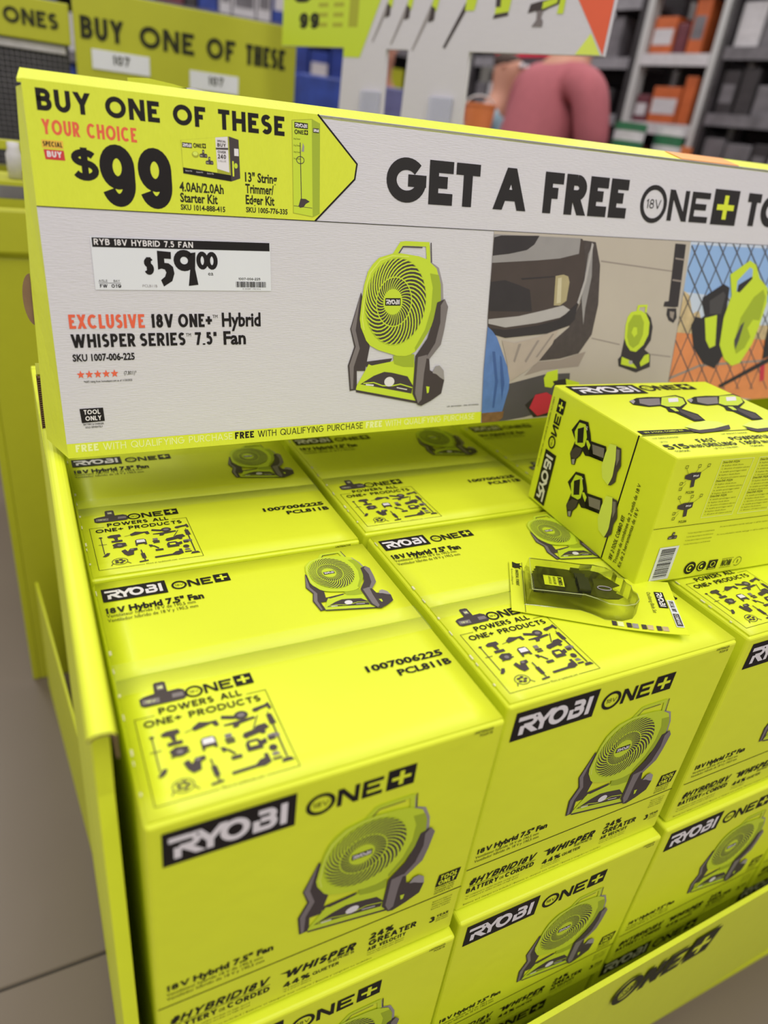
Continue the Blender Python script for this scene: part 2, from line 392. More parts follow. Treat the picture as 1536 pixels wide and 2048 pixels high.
    p([(.5130, .0700), (.5190, .0690), (.5180, .0600), (.5150, .0590)], 'flime', 11)
    return P
FAN = fan_print()
def put_fan(P, x0, y0, x1, y1, la=2, shear=0.0):
    """fit the fan print (0.38..0.5455, 0.040..0.277) into a rectangle"""
    for pts, mi, l in FAN.polys:
        P.poly([(x0 + (a - .38) / .1655 * (x1 - x0) + shear * (b - .04), y0 + (b - .040) / .237 * (y1 - y0)) for a, b in pts], FAN.mats[mi], la + l)
def battery_icon(P, x, y, w_, h, la=2):
    P.poly([(x, y + h * .08), (x + w_ * .08, y), (x + w_ * .92, y), (x + w_, y + h * .1), (x + w_ * .97, y + h * .42), (x + w_ * .86, y + h * .52), (x + w_ * .62, y + h * .50), (x + w_ * .62, y + h * .95), (x + w_ * .57, y + h), (x + w_ * .40, y + h), (x + w_ * .36, y + h * .95), (x + w_ * .34, y + h * .52), (x + w_ * .1, y + h * .46), (x, y + h * .38)], 'dgrey', la)
    P.poly([(x + w_ * .04, y + h * .12), (x + w_ * .40, y + h * .08), (x + w_ * .42, y + h * .30), (x + w_ * .06, y + h * .32)], 'grey', la + 1)
    P.poly([(x + w_ * .68, y + h * .14), (x + w_ * .93, y + h * .14), (x + w_ * .93, y + h * .32), (x + w_ * .70, y + h * .34)], 'grey', la + 1)
    P.text('18V', x + w_ * .11, y + h * .15, h * .10, w_ * .22, .15, m='palelime', layer=la + 2)
    P.rect(x + w_ * .42, y + h * .62, x + w_ * .56, y + h * .86, 'grey', la + 1)
    P.text('ONE', x + w_ * .43, y + h * .68, h * .10, w_ * .12, .2, m='palelime', layer=la + 2)
def tool_icons(P, x, y, w_, h, la=2):
    def L(pts, t, m='dgrey', l=0): P.line([(x + a * w_, y + (1 - b) * h) for a, b in pts], t * h, m, la + l)
    def G(pts, m='dgrey', l=0): P.poly([(x + a * w_, y + (1 - b) * h) for a, b in pts], m, la + l)
    def D(a, b, r, s_, m='dgrey', l=0): P.disc(x + a * w_, y + (1 - b) * h, r * w_, s_ * h, m, la + l, 16)
    L([(.075, .13), (.075, .62)], .012); D(.075, .13, .018, .018); L([(.04, .34), (.12, .34)], .01); G([(.05, .68), (.10, .59), (.13, .60), (.11, .66), (.08, .69)])
    G([(.14, .12), (.18, .09), (.27, .09), (.28, .15), (.24, .17), (.24, .25), (.21, .25), (.20, .17), (.15, .16)]); G([(.17, .26), (.28, .26), (.28, .31), (.17, .31)])
    L([(.31, .17), (.38, .15)], .008); G([(.37, .13), (.43, .07), (.50, .10), (.56, .10), (.57, .18), (.54, .19), (.52, .13), (.45, .16), (.38, .18)])
    D(.75, .12, .055, .065); L([(.60, .08), (.70, .13)], .05); G([(.60, .20), (.72, .19), (.84, .18), (.85, .21), (.72, .24), (.70, .28), (.66, .28), (.67, .23), (.60, .22)]); D(.75, .12, .03, .03, 'grey', 1)
    D(.875, .09, .028, .03); G([(.87, .06), (.97, .04), (.97, .08), (.88, .11)]); G([(.965, .03), (.99, .02), (1.0, .12), (.975, .13)])
    D(.24, .42, .055, .060); D(.24, .42, .025, .03, 'grey', 1); G([(.17, .38), (.22, .34), (.30, .36), (.31, .41), (.18, .45)]); L([(.17, .47), (.31, .44)], .02)
    G([(.40, .34), (.42, .31), (.49, .31), (.51, .34), (.51, .48), (.49, .48), (.48, .45), (.42, .45), (.41, .49), (.395, .49)]); G([(.415, .33), (.495, .33), (.50, .41), (.41, .41)], 'white', 1)
    G([(.58, .34), (.63, .34), (.63, .40), (.58, .40)], 'grey'); G([(.57, .41), (.64, .41), (.645, .44), (.57, .44)]); G([(.575, .45), (.64, .45), (.64, .48), (.575, .48)])
    L([(.87, .18), (.80, .36)], .012); G([(.70, .44), (.72, .39), (.80, .37), (.83, .33), (.90, .32), (.92, .39), (.86, .43), (.76, .46)]); D(.73, .45, .02, .022); D(.86, .44, .022, .025)
    L([(.955, .16), (.955, .60)], .010); G([(.935, .20), (.975, .20), (.985, .36), (.935, .36)]); L([(.955, .36), (.955, .86)], .018); G([(.90, .92), (.92, .87), (.98, .87), (1.0, .92)])
    G([(.24, .58), (.28, .55), (.30, .62), (.33, .55), (.40, .55), (.40, .60), (.36, .62), (.35, .72), (.29, .74), (.26, .68)]); D(.345, .58, .02, .02, 'grey', 1)
    L([(.53, .54), (.57, .56), (.61, .64)], .025); G([(.52, .50), (.56, .52), (.55, .57), (.53, .58)]); G([(.57, .66), (.65, .66), (.65, .71), (.57, .71)])
    G([(.70, .56), (.72, .51), (.80, .51), (.82, .55), (.86, .53), (.86, .60), (.82, .62), (.82, .66), (.70, .66)]); G([(.73, .55), (.79, .55), (.79, .60), (.73, .60)], 'lime', 1)
    G([(.88, .50), (.93, .49), (.97, .51), (.97, .55), (.92, .56), (.88, .57)], 'grey'); G([(.875, .53), (.93, .53), (.93, .58), (.88, .58)])
    D(.885, .69, .032, .045); G([(.86, .76), (.90, .75), (.92, .80), (.86, .80)], 'grey'); G([(.85, .83), (.92, .83), (.92, .86), (.85, .86)])
    L([(.43, .62), (.44, .92)], .018); G([(.415, .72), (.455, .72), (.46, .86), (.42, .86)]); G([(.38, .93), (.47, .92), (.47, .95), (.38, .96)])
    G([(.54, .90), (.54, .86), (.72, .85), (.76, .80), (.80, .79), (.80, .74), (.83, .74), (.835, .87), (.78, .90), (.72, .89)])
    P.line([(x + w_ * a, y + h * (1 - b)) for a, b in arc(.20, .86, .075, .085, 0, 360, 20)], .010 * h, 'dgrey', la)
    for k in range(5): D(.20 + .035 * cos(k * 1.257), .86 + .042 * sin(k * 1.257), .020, .018, 'dgrey', 1)
    L([(.11, .95), (.13, .90)], .012); L([(.30, .95), (.27, .90)], .012)

# ================================================================ large structure
M['floor'] = mat('polished_concrete', (0.155, 0.118, 0.090), 0.5, var=0.12, scale=2.2, bump=0.05, coat=0.15)
M['joint'] = mat('floor_joint', (0.06, 0.05, 0.045), 0.9)
FZ = -1.1
def floor_slabs():
    fl = box_obj('floor', (-4.2, 10.0, -4.5, 11.0, FZ - .12, FZ - .004), M['joint']); tag(fl, kind='structure')
    xs = [-4.2, -1.85, .42, 2.7, 5.0, 7.4, 10.0]; ys = [-4.5, -2.2, .575, 2.9, 5.2, 7.6, 11.0]
    for i in range(6):
        for j in range(6):
            box_obj('slab', (xs[i] + .003, xs[i + 1] - .003, ys[j] + .003, ys[j + 1] - .003, FZ - .05, FZ), M['floor'], fl, bev=.003, seg=1)
floor_slabs()
M['wallgrey'] = mat('store_wall_paint', (0.22, 0.21, 0.20), 0.8, var=0.1)
tag(box_obj('wall_back', (-4.2, 10.0, 10.6, 10.8, FZ - .02, 6.5), M['wallgrey']), kind='structure')
tag(box_obj('wall_right', (9.8, 10.0, -4.5, 10.6, FZ - .02, 6.5), M['wallgrey']), kind='structure')

# ================================================================ the cartons
W, D, H = .36, .36, .3618
def carton_body_mesh():
    bm = bmesh.new(); bx(bm, 0, W, 0, D, -H + .0008, -.0022, bev=.0045, seg=3)
    me = bpy.data.meshes.new('carton'); bm.to_mesh(me); bm.free(); me.materials.append(M['lime']); return me
def flap_mesh(y0, y1, dz):
    bm = bmesh.new()
    nx, ny = 12, 6
    x0, x1 = .003, W - .003
    g = [[None] * (ny + 1) for _ in range(nx + 1)]; h = [[None] * (ny + 1) for _ in range(nx + 1)]
    for i in range(nx + 1):
        for j in range(ny + 1):
            x = x0 + (x1 - x0) * i / nx; y = y0 + (y1 - y0) * j / ny
            z = dz + .0002 * sin(i * 1.7 + j * .9)
            g[i][j] = bm.verts.new((x, y, z)); h[i][j] = bm.verts.new((x, y, -.0024))
    for i in range(nx):
        for j in range(ny):
            bm.faces.new([g[i][j], g[i + 1][j], g[i + 1][j + 1], g[i][j + 1]])
            bm.faces.new([h[i][j + 1], h[i + 1][j + 1], h[i + 1][j], h[i][j]])
    for i in range(nx):
        bm.faces.new([h[i][0], h[i + 1][0], g[i + 1][0], g[i][0]]); bm.faces.new([g[i][ny], g[i + 1][ny], h[i + 1][ny], h[i][ny]])
    for j in range(ny):
        bm.faces.new([g[0][j], g[0][j + 1], h[0][j + 1], h[0][j]]); bm.faces.new([h[nx][j], h[nx][j + 1], g[nx][j + 1], g[nx][j]])
    me = bpy.data.meshes.new('flap'); bm.to_mesh(me); bm.free(); me.materials.append(M['lime'])
    me.polygons.foreach_set('use_smooth', [len(p.vertices) == 4 and abs(p.normal.z) > .9 for p in me.polygons])
    return me
BODY = carton_body_mesh()
FLAP_F, FLAP_R = flap_mesh(.0035, D / 2 - .0008, -.0002), flap_mesh(D / 2 + .0008, D - .0035, -.0002)

def front_print():
    P = Print()
    badge(P, .0130, -.0575, .1190, .0435)
    oneplus(P, .1420, -.0515, .1155, .0275)
    put_fan(P, .1435, -.2640, .2985, -.0700, 2)
    P.text('18V', .0103, -.2490, .0095, .0225, .22, m='black')
    P.btext('Hybrid 7.5" Fan', .0365, -.2490, .0095, .0830, .04, m='black')
    P.btext('Ventilateur hybride 18 V de 190,5 mm', .0103, -.2575, .0050, .098, 0, m='ink')
    P.btext('Ventilador híbrido de 18 V y 190,5 mm', .0103, -.2650, .0050, .100, 0, m='ink')
    P.rect(.0015, -.2765, W - .0015, -.2750, 'black')
    P.text('#HYBRID18V', .0113, -.3120, .0130, .1040, .21, m='black', ital=.28)
    P.rect(.0130, -.3150, .1190, -.3142, 'ink')
    P.text('BATTERY', .0105, -.3270, .0095, .0500, .21, m='black'); P.btext('OR', .0625, -.3265, .0055, .0070, .01, m='ink')
    P.text('CORDED', .0715, -.3270, .0095, .0470, .21, m='black')
    P.poly([(.1290, -.3030), (.1400, -.3030), (.1385, -.3065)], 'black', 2)
    P.text('WHISPER', .1345, -.3160, .0140, .0850, .25, m='black', ital=.25)
    P.text('SERIES', .1870, -.3225, .0050, .0330, .16, m='ink', ital=.15)
    P.text('44%', .1345, -.3340, .0095, .0320, .22, m='black'); P.text('QUIETER', .1695, -.3335, .0060, .0325, .18, m='ink')
    P.text('24%', .2390, -.3090, .0110, .0310, .23, m='black'); P.text('GREATER', .2385, -.3220, .0105, .0640, .22, m='black')
    P.text('AIR VELOCITY', .2385, -.3325, .0070, .0510, .19, m='black')
    P.poly([(.3180, -.2560), (.3200, -.2340), (.3500, -.2340), (.3470, -.2560)], 'black', 2)
    P.text('TOOL', .3222, -.2440, .0078, .0235, .22, m='lime', layer=3, ital=.1); P.text('ONLY', .3210, -.2535, .0078, .0235, .22, m='lime', layer=3, ital=.1)
    for k, tx in enumerate(('BATTERY AND', 'CHARGER SOLD', 'SEPARATELY')): P.btext(tx, .3185, -.2610 - k * .0048, .0032, .0270, 0, m='ink')
    for k, tx in enumerate(('Battery and charger sold', 'Batterie et chargeur', 'vendus separement', 'Bateria y cargador')): P.btext(tx, .3200, -.2870 - k * .0048, .0028, .027, 0, m='ink', res=1)
    P.text('3', .3215, -.3290, .0110, .0080, .25, m='black'); P.text('YEAR', .3315, -.3230, .0048, .0170, .2, m='black')
    for k in range(2): P.btext('LIMITED WARRANTY', .3315, -.3275 - k * .0045, .0026, .0180, 0, m='ink', res=1)
    P.btext('1007006225', .3215, -.0085, .0036, .0230, .01, m='ink'); P.btext('PCL811B', .3290, -.0140, .0036, .0155, .01, m='ink')
    for k in range(2):
        P.btext('*as compared to earlier models on high speed', .0113, -.3350 - k * .0055, .0028, .085, 0, m='ink', res=1)
        P.btext('*at 3 metres distance', .1345, -.3385 - k * .0045, .0026, .034, 0, m='ink', res=1)
        P.btext('*versus a fan of the same diameter', .2385, -.3375 - k * .0045, .0026, .050, 0, m='ink', res=1)
    P.btext('Battery and charger not included / Batterie et chargeur non compris / Bateria y cargador no incluidos', .0113, -.3520, .0030, .235, 0, m='ink', res=1)
    return P.mesh('front_print', (1, 0, 0), (0, 0, 1), (0, -1, 0), base=.0003)
def top_front_print():
    P = Print()
    battery_icon(P, .0200, .1335, .0445, .0310)
    oneplus(P, .0632, .1340, .0690, .0155)
    P.text('POWERS ALL', .0345, .1200, .0085, .0810, .2, m='black'); P.text('ONE+ PRODUCTS', .0183, .1065, .0085, .1130, .2, m='black')
    T = .0006
    P.line([(.0300, .1200), (.0115, .1200)], T, 'ink'); P.line([(.0115, .1203), (.0115, .0157)], T, 'ink'); P.line([(.0115, .0160), (.0660, .0160)], T, 'ink')
    P.line([(.1080, .0160), (.1398, .0160)], T, 'ink'); P.line([(.1398, .0157), (.1398, .1203)], T, 'ink'); P.line([(.1398, .1200), (.1200, .1200)], T, 'ink')
    P.btext('More at ryobitools.com', .0680, .0148, .0030, .0380, 0, m='ink')
    tool_icons(P, .0130, .0180, .1250, .0860)
    P.btext('1007006225', .2515, .1098, .0090, .0960, .035, m='black'); P.btext('PCL811B', .2830, .0940, .0090, .0670, .035, m='black')
    return P.mesh('top_print', (1, 0, 0), (0, 1, 0), (0, 0, 1), base=.0004)
def top_rear_print():
    P = Print()
    badge(P, .0080, .3155, .0735, .0262); oneplus(P, .0872, .3200, .0715, .0165)
    P.text('18V', .0080, .2925, .0105, .0215, .22, m='ink'); P.btext('Hybrid 7.5" Fan', .0335, .2925, .0105, .0855, .045, m='black')
    P.btext('Ventilateur hybride 18 V de 190,5 mm', .0082, .2852, .0058, .0990, 0, m='ink')
    P.btext('Ventilador híbrido de 18 V y 190,5 mm', .0082, .2768, .0058, .1000, 0, m='ink')
    put_fan(P, .2400, .2090, .3400, .3450, 2)
    return P.mesh('top_print', (1, 0, 0), (0, 1, 0), (0, 0, 1), base=.0004)
PF, PT, PR = front_print(), top_front_print(), top_rear_print()
M['tape'] = mat('clear_tape', (0.9, 0.95, 0.5), 0.12, spec=0.8)
M['tape'].node_tree.nodes['Principled BSDF'].inputs['Alpha'].default_value = 0.07
tape_bm = bmesh.new()
g = [[tape_bm.verts.new((.002 + (W - .004) * i / 30, D / 2 + (j - 1.5) * .016, .0007 + .0003 * sin(i * 2.1 + j) * (j in (1, 2)) - .0004 * (j in (0, 3)))) for j in range(4)] for i in range(31)]
for i in range(30):
    for j in range(3): tape_bm.faces.new([g[i][j], g[i + 1][j], g[i + 1][j + 1], g[i][j + 1]])
TAPE = bpy.data.meshes.new('tape'); tape_bm.to_mesh(TAPE); tape_bm.free(); TAPE.materials.append(M['tape'])
TAPE.polygons.foreach_set('use_smooth', [True] * len(TAPE.polygons))
E_bm = bmesh.new()   # the worn raw edge along the left fold
for k in range(9):
    y = .02 + random.uniform(0, .32)
    if y > D - .02: break
    bx(E_bm, .0022, .0022 + random.uniform(.001, .0028), y, y + random.uniform(.003, .010), -.0012, .0001 + random.uniform(0, .0003))
M['scuff'] = mat('scuffed_paper', (0.72, 0.70, 0.42), 0.8, var=.2, scale=200)
SCUFF = bpy.data.meshes.new('scuff'); E_bm.to_mesh(SCUFF); E_bm.free(); SCUFF.materials.append(M['scuff'])
def carton(x, y, z, label, group, top=True, rz=0.0):
    t = thing('fan_carton', label, 'box', (x, y, z), rz, group)
    link('carton_body', BODY, t)
    link('front_print', PF, t)
    if top:
        a = link('front_flap', FLAP_F, t); link('product_print', PT, a)
        b = link('rear_flap', FLAP_R, t); link('logo_print', PR, b)
        link('clear_tape', TAPE, t)
        tag(link('scuffed_edge', SCUFF, t), kind='stuff')
    return t
GT, G2, G3 = 'fan cartons of the top layer', 'fan cartons of the second layer', 'fan cartons of the bottom layer'
carton(0, 0, 0, 'lime fan carton at the front left corner of the top layer, against the tray side', GT)
carton(.3741, .0150, -.001, 'lime fan carton in the front row, middle column, with the blade pack lying on it', GT)
carton(.7535, .0130, -.001, 'lime fan carton at the front right, under the drill kit box', GT)
carton(1.1300, .0120, -.001, 'lime fan carton in the front row, rightmost column', GT)
carton(0, .3680, 0, 'lime fan carton in the second row at the left, half under the price header', GT)
carton(.3741, .3840, -.001, 'lime fan carton in the second row, middle column, behind the blade pack', GT)
carton(.7535, .3780, -.001, 'lime fan carton in the second row behind the drill kit box, shaded by the header', GT)
carton(.0015, -.0120, -H, 'lime fan carton in the second layer, under the front left carton', G2, False)
carton(.3741, -.0020, -H, 'lime fan carton in the second layer, under the middle front carton', G2, False)
carton(.7480, .0020, -H, 'lime fan carton in the second layer, under the front right carton', G2, False)
carton(1.1240, .0040, -H, 'lime fan carton in the second layer, rightmost column', G2, False)
carton(.0000, .0050, -2 * H, 'lime fan carton at the bottom left behind the tray lip', G3, False)
carton(.3720, .0080, -2 * H, 'lime fan carton in the bottom layer, second from the left', G3, False)
carton(.7450, .0100, -2 * H, 'lime fan carton in the bottom layer whose logo shows just above the tray lip', G3, False)
carton(1.1180, .0140, -2 * H, 'lime fan carton in the bottom layer, rightmost, peeping above the tray lip', G3, False)

# ================================================================ the tray that holds them
tray = thing('display_tray', 'lime corrugated cardboard pallet tray holding the fan cartons', 'display', (0, 0, FZ))
def tp(*a, **k): return obj(*a, parent=tray, loc=(0, 0, -FZ), **k)
side = prism([(.050, -.008), (.048, .088), (.9, .088), (.9, FZ + .01), (-.03, FZ + .01), (.012, -.36)], .014, axis='x', off=-.030)
tp('left_side', side, M['lime'])
tp('right_side', prism([(.05, .088), (.9, .088), (.9, FZ + .01), (-.03, FZ + .01)], .014, axis='x', off=1.53), M['lime'])
tp('rear_side', bx(bmesh.new(), -.030, 1.544, .9, .914, FZ + .01, .09, bev=.002), M['lime'])
tp('base_board', bx(bmesh.new(), -.030, 1.544, -.01, .914, FZ, FZ + .014), M['limedark'])
# rolled flange along the top of the left side, hanging down inside
fl = bmesh.new(); prof = []
for k in range(9):
    a = radians(185 - k * 22); prof.append((-.0225 + .0105 * cos(a), .0945 + .0085 * sin(a)))
prof += [(-.0118, .080), (-.0105, .060), (-.0125, .060), (-.0138, .080)] + [(-.0225 + .0080 * cos(radians(20 + k * 30)), .0935 + .0060 * sin(radians(20 + k * 30))) for k in range(6)]
y0, y1 = .012, .600
ra = [fl.verts.new((a - .001 , y0 + (.10 - b) * .3, b)) for a, b in prof]; rb = [fl.verts.new((a + .004, y1, b + .002)) for a, b in prof]
n = len(prof)
for i in range(n): fl.faces.new([ra[i], ra[(i + 1) % n], rb[(i + 1) % n], rb[i]])
fa = fl.faces.new(ra[::-1]); fl.faces.new(rb); fa.material_index = 1
bmesh.ops.recalc_face_normals(fl, faces=fl.faces)
tp('side_flange', fl, [M['lime'], M['kraft']])
# the lip along the front, leaning out a little
lip = bmesh.new()
a = [(-.03, -.072), (1.544, -.036)]
vs1 = []
for (x, y) in a:
    for (dy, z) in ((0, -.617), (.008, -.617), (.040, FZ + .03), (.032, FZ + .03)): vs1.append(lip.verts.new((x, y + dy, z)))
for q in ((0, 1, 2, 3), (7, 6, 5, 4), (0, 4, 5, 1), (1, 5, 6, 2), (2, 6, 7, 3), (3, 7, 4, 0)): lip.faces.new([vs1[i] for i in q])
bmesh.ops.recalc_face_normals(lip, faces=lip.faces)
lipo = tp('front_lip', lip, M['limesign'])
P = Print(); oneplus(P, 0, 0, .245, .085, la=1, ink='ink', plus='lime', v18=True)
lm = P.mesh('lip_lettering', (1, .023, 0), (0, -.066, 1), (0, -1, -.066), origin=(.710, -.0555 + .0065, -.735), base=.0012)
link('lip_lettering', lm, lipo)
# taller rear part of the side with its raw corrugated edge
tp('rear_side_panel', prism([(.612, .10), (.612, .176), (.66, .176), (.70, .09)], .006, axis='x', off=-.027), M['limedark'])
cor = bmesh.new()
for k in range(24):
    z = .1005 + k * .0031
    bx(cor, -.0275, -.0205, .6055, .6110, z, z + .0018)
for xx in (-.0285, -.0205): bx(cor, xx, xx + .001, .6050, .6110, .100, .176)
tp('corrugated_edge', cor, M['kraft'])

# outer skirt board that splays away behind the tray
sk = prism([(.74, -.715), (1.30, -.69), (1.42, -.69), (1.46, FZ), (.735, FZ)], .006, axis='x', off=0)
for v in sk.verts: v.co.x += -.022 - (v.co.y - .73) * .085
tag(obj('skirt_board', sk, M['limedark']), 'low lime cardboard skirt standing on the floor left of the tray', 'board')

# ================================================================ header sign
PHOTO_A = [('p_shadow',[(.7257,.0953),(.7729,.0968),(.8283,.1092),(.8159,.0841),(.7393,.0808),(.7014,.0731)],1),
 ('p_car',[(.6166,.2882),(.7905,.2879),(.7997,.2798),(.8055,.2456),(.8022,.1926),(.7884,.1534),(.739,.1407),(.6971,.1384),(.6567,.1354),(.6219,.1442),(.6178,.2006)],2),
 ('p_silver',[(.6166,.2882),(.7873,.2884),(.7873,.2653),(.7492,.2572),(.7048,.2532),(.6183,.2475)],3),
 ('p_dark',[(.6164,.2829),(.6331,.2869),(.7044,.2891),(.6963,.2763),(.6829,.2678),(.6498,.2613),(.6183,.2577)],4),
 ('p_dark',[(.6183,.2199),(.647,.223),(.6729,.2164),(.6965,.209),(.7045,.1756),(.6218,.1769)],3),
 ('p_dark',[(.6771,.2262),(.7416,.2305),(.7426,.2289),(.6792,.224)],4),
 ('p_cream',[(.7447,.2306),(.7604,.2331),(.7705,.2304),(.7746,.2218),(.7724,.1925),(.7598,.1851),(.7474,.1852),(.7457,.2128)],4),
 ('p_glass',[(.7498,.2273),(.7573,.2286),(.7612,.1895),(.7524,.1881)],5),
 ('p_light',[(.6219,.1579),(.6213,.1647),(.6785,.1688),(.7299,.1779),(.7668,.1852),(.7847,.1771),(.7627,.1658),(.7173,.1579),(.6549,.1517)],4),
 ('p_dark',[(.6219,.1514),(.6553,.1479),(.7179,.1538),(.7631,.1634),(.7967,.1896),(.795,.1625),(.7844,.1535),(.739,.1407),(.6567,.1354),(.6226,.1442)],5),
 ('p_tyre',[(.794,.2858),(.8196,.2839),(.835,.2492),(.8421,.1866),(.8361,.1373),(.8122,.1065),(.7726,.099),(.7294,.0968),(.7561,.1297),(.7849,.1505),(.8028,.1896),(.8039,.2455)],3),
 ('p_silver',[(.8068,.2658),(.8138,.2803),(.8199,.2312),(.8144,.1806),(.8148,.1532),(.8041,.1956),(.8054,.2369)],4),
 ('p_light',[(.8111,.283),(.8154,.2804),(.8094,.2222),(.7992,.1866),(.7955,.1896),(.8049,.2252)],6),
 ('p_cloth',[(.6505,.132),(.6761,.127),(.7204,.135),(.7624,.1462),(.7531,.1236),(.7259,.0938),(.6898,.0737),(.672,.0647),(.6648,.096)],6),
 ('p_fold',[(.6837,.1253),(.6893,.1258),(.6798,.0955),(.6764,.0986)],7),
 ('p_fold',[(.721,.1304),(.7256,.1303),(.7026,.0946),(.6991,.0978)],7),
 ('p_fold',[(.7507,.1404),(.7547,.1403),(.7247,.103),(.7208,.1031)],7),
 ('p_mat',[(.6723,.0615),(.7443,.0738),(.7989,.0737),(.8004,.0559),(.7832,.0277),(.7768,.0149),(.71,.0032),(.6453,-.0017),(.6581,.0195)],2),
 ('p_jean',[(.621,.1536),(.6302,.1469),(.6402,.1366),(.6524,.1143),(.6654,.0899),(.6723,.0683),(.6725,.0529),(.663,.0154),(.6227,.0157),(.6201,.0857)],7),
 ('p_jeand',[(.6334,.1149),(.6389,.1147),(.6494,.0664),(.6464,.0234),(.6426,.0237),(.6438,.0666)],8),
 ('p_jeand',[(.6486,.1085),(.6526,.1054),(.6628,.0626),(.6601,.035)],8),
 ('p_brown',[(.6226,.0163),(.6667,.0164),(.6655,.0064),(.6565,-.0009),(.6243,-.0008)],8),
 ('flime',[(.7431,.0676),(.7485,.0774),(.7712,.0812),(.773,.0637),(.7615,.0505),(.7471,.0529)],6),
 ('p_dark',[(.7627,.0616),(.79,.0645),(.7937,.0531),(.7691,.0536)],7),
 ('flime',[(.7908,.0644),(.8224,.0565),(.8216,.0484),(.7937,.0531)],6),
 ('p_dark',[(.7094,.0242),(.7327,.0418),(.7504,.0431),(.7621,.0028),(.73,.0018)],5),
 ('p_red',[(.7191,.0187),(.7289,.0405),(.7524,.0433),(.7686,.035),(.7662,.0092),(.7378,.0036)],6),
 ('p_fold',[(.837,.1323),(.9036,.1199),(.9039,.118),(.8373,.1304)],1),
 ('p_fold',[(.9822,.1007),(1.0332,.0948),(1.0338,.0927),(.9825,.0987)],1),
 ('p_fold',[(.8358,.2565),(1.0026,.2435),(1.003,.2416),(.8362,.2543)],1),
 ('p_dark',[(.9127,.1294),(.9099,.0987),(.9042,.0939),(.908,.0813),(.9521,.0682),(.985,.0771),(.981,.0997),(.9651,.1086),(.9768,.1248),(.9764,.1478),(.9682,.1641),(.9547,.1738),(.9478,.1643),(.9544,.1122)],2),
 ('flime',[(.9127,.1294),(.9104,.1519),(.9128,.1661),(.9191,.174),(.9407,.177),(.9555,.1706),(.9667,.156),(.9686,.1348),(.9601,.1169),(.9444,.1052),(.9303,.1078),(.9194,.118)],4),
 ('flimed',[(.9178,.1326),(.9164,.155),(.9254,.1692),(.9423,.169),(.9531,.1561),(.9549,.1351),(.9484,.1189),(.9363,.112),(.9261,.1178)],5),
 ('flime',[(.9263,.1388),(.9297,.1485),(.9379,.1477),(.9409,.1369),(.9347,.1306)],6),
 ('flime',[(.9311,.1754),(.9326,.1858),(.9556,.1865),(.956,.1722),(.9511,.1737),(.951,.1826),(.9378,.1821),(.9365,.1754)],4),
 ('flime',[(.9123,.0976),(.9315,.0913),(.9429,.0843),(.9529,.0756),(.9127,.0844)],5),
 ('flime',[(.9577,.0855),(.9664,.0986),(.9775,.1008),(.9806,.0863),(.9614,.0786)],5),
 ('p_light',[(.9295,.0898),(.9384,.0902),(.941,.0844),(.933,.0837)],6),
 ('p_dark',[(.9991,.288),(1.025,.2874),(1.0312,.1825),(1.022,.1816),(.9946,.1832),(.9955,.1913),(1.0055,.1922)],3),
 ('p_fold',[(1.0042,.2652),(1.0278,.2633),(1.0275,.2608),(1.0044,.2628)],4),
 ('p_fold',[(1.0059,.2295),(1.0287,.2275),(1.0284,.2249),(1.0061,.2269)],4),
 ('p_dark',[(1.0046,.18),(1.0272,.1799),(1.0321,.1635),(1.0262,.1543),(1.0134,.1588),(1.0054,.1687)],3),
 ('p_fold',[(1.0118,.1751),(1.024,.1734),(1.0234,.1603),(1.0146,.1653)],4)]
